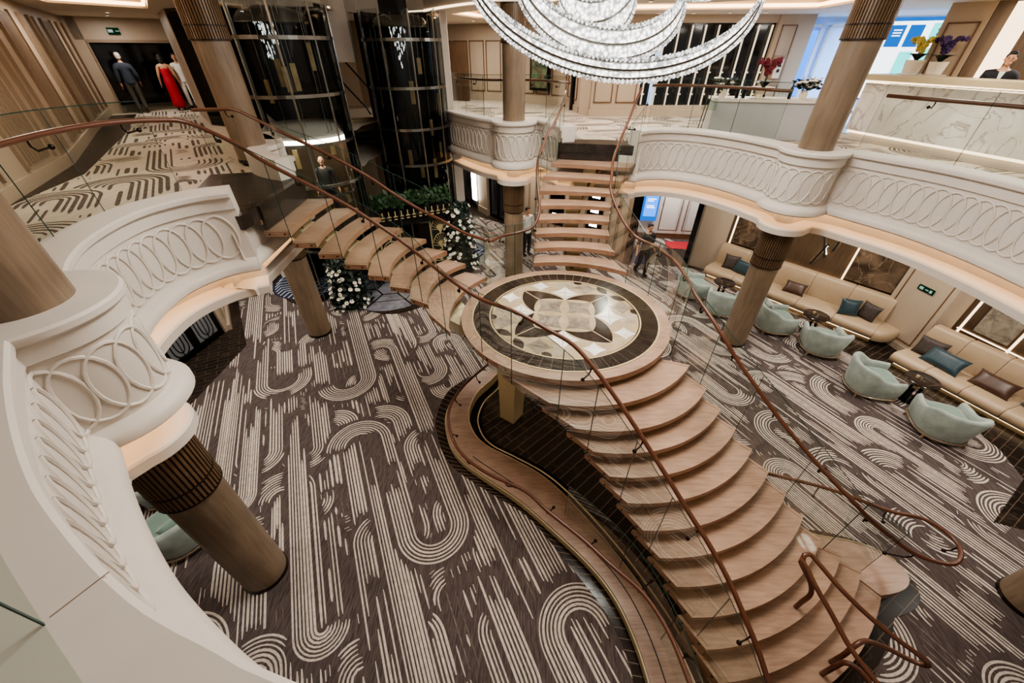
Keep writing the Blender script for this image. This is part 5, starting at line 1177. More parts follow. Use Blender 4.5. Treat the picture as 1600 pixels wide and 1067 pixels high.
# ------------------------------------------------------------------ reception: white counter, marble desk
wc = thing('reception_counter', 'white reception counter topped with orchids behind the glass balustrade', 'counter', (6.3, 11.1, ZF))
ca, cb = Vector((5.06, 11.35)), Vector((7.6, 10.75)); cu = (cb - ca).normalized(); cn = Vector((-cu.y, cu.x))
q = MB(); q.prism([tuple(ca), tuple(cb), tuple(cb + cn * .75), tuple(ca + cn * .75)], ZF, 5.06); q.build('counter_body', simple('pale grey satin front', 'A9A8A8', .25, var=.05, scale=1.5), wc, False)
q = MB(); q.prism([tuple(ca - cu * .04 - cn * .05), tuple(cb + cu * .04 - cn * .05), tuple(cb + cu * .04 + cn * .8), tuple(ca - cu * .04 + cn * .8)], 5.06, 5.12); q.build('counter_top', M['plaster'], wc, False)
md = thing('reception_desk', 'veined white marble reception desk with a bronze top and lit plinth', 'desk', (9.5, 9.5, ZF))
da, db = Vector((8.5, 11.15)), Vector((9.42, 7.3)); du = (db - da).normalized(); dn = Vector((-du.y, du.x))
if dn.x < 0: dn = -dn
def dprism(o0, o1, e, z0, z1): return [tuple(da - du * e + dn * o0), tuple(db + du * e + dn * o0), tuple(db + du * e + dn * o1), tuple(da - du * e + dn * o1)]
q = MB(); q.prism(dprism(0, .6, 0, 0, 0), ZF + .22, 5.46); q.build('marble_front', M['marble_white'], md, False)
q = MB(); q.prism(dprism(.12, .5, -.05, 0, 0), ZF, ZF + .22); q.build('plinth', M['plaster'], md, False)
q = MB(); q.prism(dprism(.06, .09, -.02, 0, 0), ZF + .16, ZF + .215); q.build('plinth_light', M['warm_soft'], md, False)
q = MB(); q.prism(dprism(-.12, .7, .12, 0, 0), 5.52, 5.63); q.build('bronze_top', M['gold_dull'], md, False)
q = MB(); q.prism(dprism(.02, .5, -.02, 0, 0), 5.46, 5.52); q.build('top_light', M['warm_soft'], md, False)
# orchids and arrangements
def orchid(label, p, potmat, petal, hgt, pr, ph_, seed, bowl=False, lean=0.0, group=None):
    rnd = random.Random(seed); t = thing('potted_orchid', label, 'plant', p, group); x, y, z = p
    q = MB()
    if bowl: q.lathe([(0, 0), (.13, 0), (.1, .05), (.06, .09), (.1, .13), (.26, .2), (.27, .24), (.24, .23), (0, .18)], p, 24)
    else: q.lathe([(0, 0), (pr * .8, 0), (pr, ph_), (pr * .92, ph_), (pr * .85, ph_ - .04), (0, ph_ - .04)], p, 24)
    q.build('pot', potmat, t); top = z + (.2 if bowl else ph_ - .03)
    q = MB()
    for k in range(12):
        a = 2 * PI * k / 12 + rnd.uniform(-.2, .2); L = rnd.uniform(.18, .3); P = []
        for i in range(5):
            s_ = i / 4; P.append((x + L * s_ * math.cos(a), y + L * s_ * math.sin(a), top + .16 * math.sin(s_ * 2.2)))
        w = [.02, .045, .05, .035, .005]
        q.grid([[(P[i][0] - w[i] * math.sin(a), P[i][1] + w[i] * math.cos(a), P[i][2]), (P[i][0] + w[i] * math.sin(a), P[i][1] - w[i] * math.cos(a), P[i][2])] for i in range(5)])
    q.build('leaves', M['leaf'], t)
    for s_ in range(4):
        a = 2 * PI * s_ / 4 + .4; P = [(x, y, top)]
        for i in range(1, 7): f = i / 6; P.append((x + (.06 + .2 * f * f) * f * math.cos(a) + lean * f, y + (.06 + .2 * f * f) * f * math.sin(a), top + hgt * math.sin(f * 1.75)))
        q = MB(); q.tube(P, .007, 5); st = q.build('flower_stem', M['leaf_mid'], t)
        q = MB()
        for i in range(2, 7):
            for j in range(3):
                c = Vector(P[i]) + Vector((rnd.uniform(-.05, .05), rnd.uniform(-.05, .05), rnd.uniform(-.04, .05)))
                for k in range(5):
                    b_ = 2 * PI * k / 5; q.ell((c.x + .028 * math.cos(b_), c.y, c.z + .028 * math.sin(b_)), (.024, .012, .024), 6, 4)
        b2 = q.build('blossoms', petal, st); b2.matrix_parent_inverse = Matrix.Identity(4)
    return t
def pc(f, d): v = ca + cu * (f * (cb - ca).length) + cn * d; return (v.x, v.y, 5.12)
orchid('crimson orchid in a footed ivory bowl at the middle of the white counter', pc(.42, .35), M['ceramic'], M['petal_red'], .55, .2, .2, 31, True)
def bouquet(label, p, seed):
    rnd = random.Random(seed); t = thing('flower_vase', label, 'flower arrangement', p, 'white bouquets on the reception counter'); x, y, z = p
    q = MB(); q.lathe([(0, 0), (.07, 0), (.09, .08), (.075, .18), (.065, .18), (.07, .08), (0, .02)], p, 18); q.build('vase', M['ceramic'], t)
    q = MB()
    def pf(): a = rnd.uniform(0, 2 * PI); R = .26 * math.sqrt(rnd.random()); return (x + R * math.cos(a), y + R * math.sin(a) * .8, z + .2 + rnd.uniform(0, .16))
    foliage(q, rnd, 130, pf, .14); q.build('leaves', M['leaf'], t, False)
    for k in range(16):
        c = pf(); q = MB()
        for j in range(5): b_ = 2 * PI * j / 5; q.ell((c[0] + .035 * math.cos(b_), c[1] + .035 * math.sin(b_), c[2] + .05), (.032, .032, .02), 6, 4)
        q.ell((c[0], c[1], c[2] + .06), (.02, .02, .02), 6, 4); q.build('white_flower', M['petal'], t)
    return t
bouquet('low bouquet of white flowers at the end of counter near the slatted window', pc(.07, .3), 41)
bouquet('bouquet of white flowers on the counter beside the upper column', pc(.78, .3), 42)
for lab, f in (('tall dark wine bottle on the counter beside the left bouquet', .2), ('dark wine bottle on the counter between left bouquet and crimson orchid', .26), ('dark bottle on the counter right of the crimson orchid', .66)):
    q = MB(); q.lathe([(0, 0), (.04, 0), (.04, .2), (.015, .27), (.015, .36), (0, .36)], pc(f, .25), 14); o = q.build('bottle', M['black_gloss'], None); tag(o, lab, 'bottle')
gp = None
for k, f in enumerate((.30, .33, .36, .55, .58, .61)):
    if gp is None:
        gp = thing('wine_glass', 'clear stemmed glass standing on the white reception counter', 'glass', (0, 0, 0), 'stemmed glasses on the white counter')
        q = MB(); q.lathe([(0, 0), (.035, 0), (.006, .01), (.006, .09), (.03, .12), (.034, .17), (.028, .21)], (0, 0, 0), 14); q.build('bowl', M['glass'], gp); gp.location = pc(f, .12)
    else: dup(gp, pc(f, .12))
yo = at(1424, 108, 11.6); orchid('yellow orchid in a square ivory pot behind the marble desk', (yo[0], yo[1], 5.63), M['ceramic'], M['petal_yellow'], .42, .2, .26, 33)
po = at(1462, 108, 11.0); orchid('purple orchid in an ivory pot beside the yellow orchid, in front of the screen', (po[0], po[1], 5.63), M['ceramic'], M['petal_purple'], .42, .18, .24, 34)
for pz, lb in ((yo, 'pale marble plinth carrying the yellow orchid behind the desk'), (po, 'pale marble plinth carrying the purple orchid behind the desk')):
    q = MB(); q.box((pz[0], pz[1], (ZF + 5.62) / 2), (.36, .36, 5.62 - ZF), .6); q.box((pz[0], pz[1], 5.6), (.4, .4, .05), .6); tag(q.build('orchid_plinth', M['marble_white'], None, False), lb, 'plinth')
# acrylic stand beside the counter
st = thing('acrylic_easel', 'slim clear stand at the left end of the white counter', 'stand', (4.8, 11.3, ZF))
for dx in (0, .25):
    q = MB(); q.tube([(4.72 + dx * .3, 11.2, ZF), (4.84 + dx * .3, 11.3, 5.2)], .014, 6); q.build('leg', M['chrome'], st)
q = MB(); q.box((4.9, 11.25, 5.0), (.35, .03, .25), -.3); q.build('tray', M['glass'], st, False); q = MB(); q.box((4.8, 11.22, ZF + .012), (.3, .2, .02)); q.build('foot_plate', M['chrome'], st, False)
# ------------------------------------------------------------------ banquettes
def banquette(label, a, b_, n, depth, nb, zseat=.44, zb=1.06, curl=True):
    """upholstered bench along wall line a-b (a,b are the foot of the backrest), n points into the room"""
    a = Vector(a); b_ = Vector(b_); u = (b_ - a).normalized(); L = (b_ - a).length; t = thing('banquette', label, 'sofa', (a.x, a.y, 0))
    def P(s_, o): v = a + u * s_ + n * o; return v
    def rr(prof, s0, s1, m=0):
        rows = [];
        for s_ in [s0, s0 + .02] + [s0 + (s1 - s0) * k / 10 for k in range(1, 10)] + [s1 - .02, s1]:
            e = .02 if s_ in (s0, s1) else 0.0
            c_o = sum(o for o, z in prof) / len(prof); c_z = sum(z for o, z in prof) / len(prof)
            rows.append([(P(s_, o + (c_o - o) * e * 2).x, P(s_, o + (c_o - o) * e * 2).y, z + (c_z - z) * e * 2) for o, z in prof])
        return rows
    seat = [(0, .16), (depth - .1, .16), (depth - .02, .2), (depth + .02, .28), (depth + .02, .36), (depth - .02, .42), (depth - .1, zseat + .01), (depth * .5, zseat + .02), (0, zseat)]
    back = [(-.22, .3), (.06, .3), (.05, .5), (.02, .75), (-.03, zb - .06), (-.07, zb - .01), (-.12, zb), (-.22, zb)]
    for k in range(nb):
        s0, s1 = L * k / nb, L * (k + 1) / nb
        q = MB(); r = rr(seat, s0 + .004, s1 - .004); q.grid(r, 0, True); q.add(r[0], [tuple(range(len(seat)))]); q.add(r[-1], [tuple(range(len(seat) - 1, -1, -1))]); q.build('seat_cushion', M['leather'], t, angle=50)
        q = MB(); r = rr(back, s0 + .004, s1 - .004); q.grid(r, 0, True); q.add(r[0], [tuple(range(len(back)))]); q.add(r[-1], [tuple(range(len(back) - 1, -1, -1))]); q.build('backrest', M['leather'], t, angle=50)
    # rounded end of the seat
    if curl:
        q = MB(); prof = [(depth - .02, .16), (depth + .02, .28), (depth - .02, .42), (depth - .12, zseat + .01), (0, zseat)]; rows = []
        for k in range(9):
            ang = math.radians(90 * k / 8); rows.append([(P(L + o * math.sin(ang) * .62, o * math.cos(ang)).x, P(L + o * math.sin(ang) * .62, o * math.cos(ang)).y, z) for o, z in prof])
        q.grid(rows); q.build('rounded_end', M['leather'], t, angle=60)
    q = MB(); q.prism([tuple(P(.03, 0)), tuple(P(.03, depth - .22)), tuple(P(L, depth - .22)), tuple(P(L, 0))], 0, .16); q.build('plinth', M['gold_dull'], t, False)
    q = MB(); q.wallbox(P(.05, depth - .2), P(L - .02, depth - .2), .10, .14, .03); q.build('plinth_light', M['warm_soft'], t, False)
    return t, P, L
n1_ = n1; n2_ = n2
S1a, S1b = w1a + n1 * .34 + u1 * .1, w1b + n1 * .34 - u1 * .1
s1, P1, LS1 = banquette('long cream leather banquette with lit plinth along the walnut wall by the door', S1a, S1b, n1, .68, 5)
S2a, S2b = w2a + n2 * .36 + u2 * .02, w2b + n2 * .36
s2, P2, LS2 = banquette('shorter cream leather banquette right of the beige service door', S2a + Vector((-.3, 0)), S2b + Vector((-.1, .5)), n2, .72, 4)
def pillow(label, p, rz, tilt, mat, w=.46, h=.46, group=None):
    q = MB(); R = Matrix.Rotation(rz, 3, 'Z') @ Matrix.Rotation(tilt, 3, 'X'); rows = []
    k = 10; top = []; bot = []
    for i in range(k + 1):
        r1 = []; r2 = []
        for j in range(k + 1):
            x, y = 2 * i / k - 1, 2 * j / k - 1; th = .085 * (max(0, 1 - x ** 4) * max(0, 1 - y ** 4)) ** .6
            f = 1 - .09 * (1 - abs(x)) * 0 - .08 * ((1 - x * x) * abs(y) ** 3 * 0); px_ = x * w / 2 * (1 - .1 * (1 - y * y) * abs(x) ** 3); py_ = y * h / 2 * (1 - .1 * (1 - x * x) * abs(y) ** 3)
            v = R @ Vector((px_, -th, py_)); r1.append((p[0] + v.x, p[1] + v.y, p[2] + v.z)); v = R @ Vector((px_, th, py_)); r2.append((p[0] + v.x, p[1] + v.y, p[2] + v.z))
        top.append(r1); bot.append(r2)
    q.grid(top); q.grid([list(reversed(r)) for r in bot])
    return tag(q.build('cushion', mat, None, True, 70), label, 'cushion', group)
z1 = math.atan2(u1.y, u1.x); z2 = math.atan2(u2.y, u2.x)
def on(P, s_, o, z): v = P(s_, o); return (v.x, v.y, z)
pillow('grey textured cushion at the far end of the long banquette', on(P1, .55, .2, .66), z1 + .2, -.35, M['grey_pillow'])
pillow('dark teal cushion beside the grey one, far end of the long banquette', on(P1, 1.0, .28, .66), z1 - .1, -.4, M['teal'], .6, .4)
pillow('brown satin cushion alone in the middle of the long banquette', on(P1, 2.5, .26, .6), z1 + .1, -.7, M['brown_pillow'], .55, .36)
pillow('dark teal cushion near the service door end of the long banquette', on(P1, LS1 - .75, .36, .65), z1 + .5, -.35, M['teal'])
pillow('mottled grey cushion leaning behind the teal one by the service door', on(P1, LS1 - .36, .22, .65), z1 - .35, -.3, M['grey_pillow'])
pillow('mottled grey cushion at the door end of the shorter banquette', on(P2, .3, .2, .66), z2 + .25, -.35, M['grey_pillow'], .52, .44)
pillow('long dark teal cushion lying in front of the grey one on the shorter banquette', on(P2, .68, .36, .62), z2 + .05, -.7, M['teal'], .72, .42)
pillow('brown satin cushion in the middle of the shorter banquette', on(P2, 1.5, .3, .6), z2 + .1, -.75, M['brown_pillow'], .66, .38)
pillow('square teal cushion toward the near end of the shorter banquette', on(P2, 2.2, .32, .66), z2 - .4, -.35, M['teal'], .48, .48)
pillow('grey cushion at the near end of the shorter banquette', on(P2, 2.5, .26, .64), z2 + .2, -.4, M['grey_pillow'], .48, .44)
# ------------------------------------------------------------------ mint tub armchairs (facing +x in their own frame)
def armchair(label):
    t = thing('tub_armchair', label, 'armchair', (0, 0, 0), 'mint velvet tub armchairs'); W = .42
    # plan of the wrap-round shell: straight arms, rounded back
    path = [(.44, -.40), (.25, -.43), (.05, -.44), (-.12, -.425), (-.27, -.35), (-.37, -.22), (-.41, 0), (-.37, .22), (-.27, .35), (-.12, .425), (.05, .44), (.25, .43), (.44, .40)]
    Pp = catmull(path, .05); n = len(Pp); Nn = normals2(Pp, 1); rows = []
    L = [0]
    for a, b_ in zip(Pp, Pp[1:]): L.append(L[-1] + (b_ - a).length)
    for i in range(n):
        x = Pp[i].x; f = min(1, max(0, (.12 - x) / .42)); f = f * f * (3 - 2 * f)
        zt = .56 + .20 * f; th = .105; fl = .05 * f; p = Pp[i]; q_ = -Nn[i]
        if q_.dot(Vector((0, 0)) - p) < 0: q_ = -q_
        out = p; inn = p + q_ * th; tap = q_ * .045
        rows.append([(out.x + tap.x, out.y + tap.y, .12), (out.x + tap.x * .3, out.y + tap.y * .3, .3), (out.x - q_.x * fl, out.y - q_.y * fl, zt - .05), (out.x - q_.x * fl + q_.x * .03, out.y - q_.y * fl + q_.y * .03, zt - .008), ((out.x + inn.x) / 2 - q_.x * fl, (out.y + inn.y) / 2 - q_.y * fl, zt), (inn.x - q_.x * (fl + .03), inn.y - q_.y * (fl + .03), zt - .008), (inn.x - q_.x * fl * .6, inn.y - q_.y * fl * .6, zt - .05), (inn.x, inn.y, .3), (inn.x, inn.y, .12)])
    q = MB(); q.grid(rows, 0, True); q.add(rows[0], [tuple(range(9))]); q.add(rows[-1], [tuple(range(8, -1, -1))]); q.build('shell', M['mint'], t, True, 50)
    q = MB(); q.ell((.07, 0, .37), (.385, .335, .085), 24, 8, 0, .45); q.build('seat_cushion', M['mint_dark'], t, True, 60)
    q = MB(); q.prism([(.38, -.34), (.38, .34), (-.1, .37), (-.26, .3), (-.33, 0), (-.26, -.3), (-.1, -.37)], .12, .3); q.build('seat_base', M['mint'], t, False)
    q = MB(); q.tube([(p.x * .95, p.y * .95, .105) for p in Pp] , .022, 6, True); q.build('oak_rim', M['column'], t)
    for x, y in ((.32, -.36), (.32, .36), (-.26, -.3), (-.26, .3)):
        q = MB(); q.tube([(x, y, .13), (x * 1.12, y * 1.14, .0)], [.026, .018], 8); q.build('leg', M['column'], t)
    return t
PI2 = PI / 2
ch0 = armchair('mint velvet tub armchair nearest the doorway, facing the far round table')
ch0.location = (5.45, 10.45, 0); ch0.rotation_euler = (0, 0, -.15)
dup(ch0, (5.98, 9.42, 0), 1.15, 'mint velvet tub armchair partly hidden behind the lower column')
dup(ch0, (7.0, 8.62, 0), -.15, 'mint velvet tub armchair with a pale cushion between column and middle round table')
dup(ch0, (7.72, 7.62, 0), 1.25, 'mint velvet tub armchair seen from behind in front of the middle round table')
dup(ch0, (7.85, 6.25, 0), -.25, 'mint velvet tub armchair standing alone opposite the service door')
dup(ch0, (8.42, 5.02, 0), 1.2, 'mint velvet tub armchair in front of the nearest round table by the shorter banquette')
dup(ch0, (-5.1, 2.95, 0), 2.6, 'mint velvet tub armchair under the balcony behind the near column')
dup(ch0, (-5.75, 3.85, 0), 3.6, 'second mint velvet armchair mostly hidden by the near balcony fascia')
pillow('pale mint cushion on the armchair between column and middle table', (6.85, 8.75, .58), -.15 + PI2, -.25, M['mint'], .36, .34)
pillow('sage cushion on the armchair under the near balcony', (-4.93, 2.83, .58), 2.6 + PI2, -.25, M['mint_dark'], .4, .36)
# ------------------------------------------------------------------ round side tables
def rtable(label):
    t = thing('round_table', label, 'table', (0, 0, 0), 'dark round side tables')
    q = MB(); q.lathe([(0, .535), (.29, .535), (.3, .545), (.3, .562), (.29, .57), (0, .57)], (0, 0, 0), 36); q.build('table_top', M['stone_dark'], t)
    for x, y in ((.07, .05), (-.07, .05), (0, -.09)):
        q = MB(); q.tube([(x, y, .02), (x, y, .536)], .032, 12); q.build('leg', M['black_gloss'], t)
        q = MB(); q.tube([(x, y, .36), (x, y, .42)], .036, 12); q.build('leg_collar', M['gold'], t)
    q = MB(); q.lathe([(0, 0), (.2, 0), (.2, .02), (0, .025)], (0, 0, 0), 28); q.build('base', M['black_gloss'], t)
    return t
rt = rtable('dark round side table between the two armchairs furthest from the camera'); rt.location = (6.3, 10.2, 0)
dup(rt, (7.93, 8.42, 0), .5, 'dark round side table in the middle, before the long banquette'); dup(rt, (8.62, 5.95, 0), 1.0, 'dark round side table nearest the camera, before the shorter banquette')
q = MB(); q.lathe([(0, 0), (.03, 0), (.03, .05), (.022, .05), (.02, .01), (0, .01)], (7.9, 8.5, .57), 14); tag(q.build('tea_light', M['gold'], None), 'small brass tea light on the middle round table', 'candle')
q = MB(); q.lathe([(0, 0), (.03, 0), (.03, .05), (.022, .05), (.02, .01), (0, .01)], (8.55, 6.02, .57), 14); tag(q.build('tea_light', M['gold'], None), 'small brass tea light on the nearest round table', 'candle')
# ------------------------------------------------------------------ people
def skin_mesh(verts, edges, radii, root=0, sub=2):
    me = bpy.data.meshes.new('tmp'); me.from_pydata(verts, edges, []); o = bpy.data.objects.new('tmp', me); C.objects.link(o)
    md_ = o.modifiers.new('s', 'SKIN'); md_.use_smooth_shade = True
    sv = me.skin_vertices[0].data
    for i, r in enumerate(radii): sv[i].radius = r if isinstance(r, tuple) else (r, r); sv[i].use_root = (i == root)
    m2 = o.modifiers.new('u', 'SUBSURF'); m2.levels = sub; m2.render_levels = sub
    dg = bpy.context.evaluated_depsgraph_get(); ev = o.evaluated_get(dg); em = ev.to_mesh()
    V = [tuple(v.co) for v in em.vertices]; F = [tuple(p.vertices) for p in em.polygons]; ev.to_mesh_clear()
    bpy.data.objects.remove(o); bpy.data.meshes.remove(me)
    return V, F
def person(label, loc, rz, H=1.75, pose=None, shirt='cloth_char', legs='cloth_black', skin='skin', hair='hair', dress=None, longhair=False, female=False, jacket=None, group=None, beard=False, bald=False, sleeves=True, waist=False, head_turn=0.0):
    """a figure facing -y in its own frame, then turned by rz about z"""
    po = dict(la=(.26, .02, .80), lh=(.29, -.06, .54), ra=(-.26, .02, .80), rh=(-.29, -.06, .54), lk=(.10, -.02, .27), lf=(.10, .02, .035), rk=(-.10, -.02, .27), rf=(-.10, .02, .035), lean=0.0)
    if pose: po.update(pose)
    k = H / 1.75; S = 1.75; sw = .17 if female else .195
    t = thing('person', label, 'person', loc, group)
    Rm = Matrix.Rotation(rz, 3, 'Z')
    def W(p): v = Rm @ Vector(p); return (loc[0] + v.x * k, loc[1] + v.y * k, loc[2] + v.z * k)
    ln = po['lean']
    def J(key): x, y, z = po[key]; return (x, y, z * S)
    V0 = {'pel': (0, 0, .94), 'wai': (0, ln * .3, 1.08), 'che': (0, ln * .7, 1.28), 'neckb': (0, ln, 1.43), 'neck': (0, ln - .01, 1.50), 'hd': (0, ln - .02, 1.57)}
    ids = {}; vs = []; rad = []; ed = []
    def v(n_, p, r): ids[n_] = len(vs); vs.append(p); rad.append(r); return n_
    def e(a, b_): ed.append((ids[a], ids[b_]))
    v('pel', V0['pel'], (.138, .1)); v('wai', V0['wai'], (.135, .10)); v('che', V0['che'], (.155, .11)); v('nb', V0['neckb'], (.085, .07)); v('nk', V0['neck'], (.055, .055)); v('hd', V0['hd'], (.05, .055))
    e('pel', 'wai'); e('wai', 'che'); e('che', 'nb'); e('nb', 'nk'); e('nk', 'hd')
    for s_, sg in (('l', 1), ('r', -1)):
        v(s_ + 'sh', (sg * sw, ln * .9, 1.405), .066); v(s_ + 'el', J(s_ + 'a')[:2] + (J(s_ + 'a')[2] * .79,), .043); v(s_ + 'wr', J(s_ + 'h')[:2] + (J(s_ + 'h')[2] * .93,), .029)
        e('nb', s_ + 'sh'); e(s_ + 'sh', s_ + 'el'); e(s_ + 'el', s_ + 'wr')
        v(s_ + 'hp', (sg * .095, 0, .86), .088); kn = J(s_ + 'k'); ft = J(s_ + 'f'); v(s_ + 'kn', kn, .058); v(s_ + 'an', (ft[0], ft[1], ft[2] + .04), .038)
        e('pel', s_ + 'hp'); e(s_ + 'hp', s_ + 'kn'); e(s_ + 'kn', s_ + 'an')
        wr = Vector(vs[ids[s_ + 'wr']]); el = Vector(vs[ids[s_ + 'el']]); d = (wr - el).normalized(); v(s_ + 'pm', tuple(wr + d * .07), (.036, .022)); e(s_ + 'wr', s_ + 'pm')
    V, F = skin_mesh(vs, ed, rad, 0, 2)
    b = MB(); b.add([W(p) for p in V], F, 0)
    # head with face
    hc = Vector((0, ln - .03, 1.635)); RH = Matrix.Rotation(head_turn, 3, 'Z')
    def hp(x, y, z): vv = RH @ Vector((x, y, z)); return W(hc + vv)
    hm = (Rm @ RH)
    b.ell(hp(0, 0, .02), (.073 * k, .092 * k, .105 * k), 18, 12, 0, 1, hm); b.ell(hp(0, -.03, -.055), (.052 * k, .058 * k, .05 * k), 14, 8, 0, 1, hm)
    b.ell(hp(0, -.095, .0), (.012 * k, .02 * k, .026 * k), 8, 6, 0, 1, hm)
    for sx in (-1, 1):
        b.ell(hp(sx * .074, .005, .005), (.012 * k, .022 * k, .03 * k), 8, 6, 0, 1, hm); b.ell(hp(sx * .029, -.082, .02), (.012 * k, .008 * k, .007 * k), 8, 6, 1, 1, hm); b.ell(hp(sx * .029, -.084, .042), (.018 * k, .006 * k, .004 * k), 6, 4, 2, 1, hm)
    b.ell(hp(0, -.083, -.048), (.022 * k, .008 * k, .007 * k), 8, 4, 3, 1, hm)
    # fingers: four unequal, bent, and a thumb from the side of the palm
    for s_, sg in (('l', 1), ('r', -1)):
        pm = Vector(vs[ids[s_ + 'pm']]); wr = Vector(vs[ids[s_ + 'wr']]); d = (pm - wr).normalized(); sd = Vector((0, -1, 0)) - d * Vector((0, -1, 0)).dot(d); sd.normalize(); cu_ = d.cross(sd) * -sg
        for i, ln_ in enumerate((.066, .076, .07, .055)):
            o_ = pm + sd * (.027 - .018 * i) + d * .012; p1 = o_ + d * ln_ * .5; p2 = p1 + (d * .8 + cu_ * .5).normalized() * ln_ * .5
            b.tube([W(o_ - d * .02), W(o_ + d * .01), W(p1), W(p2)], [.0095 * k, .009 * k, .0085 * k, .006 * k], 6)
        o_ = wr + d * .03 + sd * .03; b.tube([W(o_ - sd * .012), W(o_ + sd * .018 + d * .025), W(o_ + sd * .02 + d * .055)], [.011 * k, .01 * k, .007 * k], 6)
    b.build('body', [M[skin], M['black'], M[hair], M['lip']], t, True, 80)
    # hair
    q = MB()
    if not bald:
        q.ell(hp(0, .016, .048), (.081 * k, .094 * k, .092 * k), 16, 10, 0, 1, hm)
        if longhair: q.ell(hp(0, .06, -.06), (.085 * k, .06 * k, .15 * k), 14, 10, 0, 1, hm)
        else: q.ell(hp(0, .055, .0), (.068 * k, .05 * k, .07 * k), 12, 8, 0, 1, hm); q.ell(hp(.01, -.055, .105), (.055 * k, .035 * k, .03 * k), 10, 6, 0, 1, hm)
    if beard or bald: q.ell(hp(0, -.05, -.085), (.046 * k, .044 * k, .022 * k), 12, 6, 0, 1, hm); q.ell(hp(0, .05, -.0), (.07 * k, .035 * k, .05 * k), 12, 6, 0, 1, hm)
    q.build('hair', M[hair], t, True, 80)
    # clothing
    def sub(names, edges, rr_, name, mat, cap=None):
        m_ = {n_: i for i, n_ in enumerate(names)}; pts = [vs[ids[n_]] if n_ in ids else cap[n_] for n_ in names]
        V, F = skin_mesh(pts, [(m_[a], m_[b_]) for a, b_ in edges], rr_, 0, 2); q = MB(); q.add([W(p) for p in V], F); return q.build(name, mat, t, True, 80)
    le = {s_: Vector(vs[ids[s_ + 'el']]).lerp(Vector(vs[ids[s_ + 'wr']]), .85 if sleeves else .12) for s_ in 'lr'}
    le0 = {s_: Vector(vs[ids[s_ + 'el']]) for s_ in 'lr'}
    cap = {'lc': tuple(le['l']), 'rc': tuple(le['r']), 'hem': (0, 0, .84), 'hip': (0, 0, .94), 'col': (0, ln - .005, 1.485), 'wst': (0, ln * .2, 1.05)}
    if dress:
        names = ['nbx', 'che', 'wai', 'pel', 'hem1', 'hem2']; cap.update({'hem1': (0, .02, .5), 'hem2': (0.02, .06, .06), 'nbx': (0, ln, 1.4)})
        sub(names, [('nbx', 'che'), ('che', 'wai'), ('wai', 'pel'), ('pel', 'hem1'), ('hem1', 'hem2')], [(.165, .1), (.18, .13), (.158, .125), (.2, .16), (.2, .17), (.25, .21)], 'dress', M[dress], cap)
    else:
        top = jacket or shirt; g_ = .018 if jacket else .012
        names = ['hem', 'hip', 'wai', 'che', 'nb', 'col', 'lsh', 'lel', 'lc', 'rsh', 'rel', 'rc']
        cap['col'] = (0, ln - .008, 1.49); cap['hem'] = (0, 0, .83)
        sub(names, [('hem', 'hip'), ('hip', 'wai'), ('wai', 'che'), ('che', 'nb'), ('nb', 'col'), ('nb', 'lsh'), ('lsh', 'lel'), ('lel', 'lc'), ('nb', 'rsh'), ('rsh', 'rel'), ('rel', 'rc')], [(.172 + g_, .135 + g_), (.165 + g_, .13 + g_), (.15 + g_, .112 + g_), (.168 + g_, .12 + g_), (.1 + g_, .088 + g_), (.064 + g_, .064 + g_), .074 + g_, .05 + g_, .038 + g_, .074 + g_, .05 + g_, .038 + g_], 'jacket' if jacket else 'shirt', M[top], cap)
        if jacket:
            q = MB(); q.add([W((-.045, ln - .125, 1.45)), W((.045, ln - .125, 1.45)), W((0.0, ln * .7 - .16, 1.2))], [(0, 1, 2)]); q.build('shirt_front', M['cloth_white'], t, False)
        names = ['wst', 'pel', 'lhp', 'rhp', 'lkn', 'rkn', 'lan', 'ran']
        sub(names, [('wst', 'pel'), ('pel', 'lhp'), ('pel', 'rhp'), ('lhp', 'lkn'), ('rhp', 'rkn'), ('lkn', 'lan'), ('rkn', 'ran')], [(.14, .11), (.165, .13), .105, .105, .074, .074, .062, .062], 'trousers', M[legs], cap)
        if waist: q = MB(); q.tube([W((.16 * math.cos(2 * PI * i / 20), .125 * math.sin(2 * PI * i / 20), .96)) for i in range(20)], .022 * k, 6, True); q.build('belt', M['black'], t)
    for s_ in 'lr':
        f_ = J(s_ + 'f'); q = MB(); q.ell(W((f_[0], f_[1] - .055, f_[2] + .015)), (.047 * k, .135 * k, .05 * k), 12, 6, 0, .8, Rm); q.build('shoe', M['shoe'], t, True, 80)
    return t
walk = dict(lk=(.10, -.12, .28), lf=(.09, -.10, .035), rk=(-.10, .02, .27), rf=(-.09, .22, .06), la=(.27, .06, .80), lh=(.32, .0, .56), ra=(-.28, .04, .80), rh=(-.33, -.06, .57))
person('man in dark short-sleeved shirt and black trousers walking out of the corridor doorway', (4.27, 11.75, 0), .25, 1.76, walk, 'cloth_char', 'cloth_black', 'skin', 'hair', sleeves=False, waist=True, beard=True)
person('man in white shirt and black trousers standing half hidden behind the rear column', (.46, 13.3, 0), .55, 1.78, None, 'cloth_white', 'cloth_black', 'skin', 'hair', sleeves=True)
person('grey-haired man in navy jacket seen from behind at the hallway end', (-13.35, 16.1, ZF), PI + .75, 1.75, dict(lh=(.27, .0, .54), rh=(-.27, -.12, .56)), 'cloth_navy', 'cloth_grey', 'skin', 'hair_grey', jacket='cloth_navy')
person('woman in long red dress walking away down the hallway', (-12.6, 16.95, ZF), PI + .7, 1.7, None, dress='cloth_red', longhair=True, female=True, skin='skin')
person('person in white shirt and white trousers facing the hallway beside woman in red', (-12.35, 17.35, ZF), .55, 1.72, None, 'cloth_white', 'cloth_white', 'skin', 'hair', sleeves=False)
person('receptionist in dark suit and white shirt behind the marble desk', (9.9, 9.5, ZF), -.8, 1.8, dict(lean=-.03), 'cloth_white', 'cloth_black', 'skin', 'hair', jacket='cloth_black')
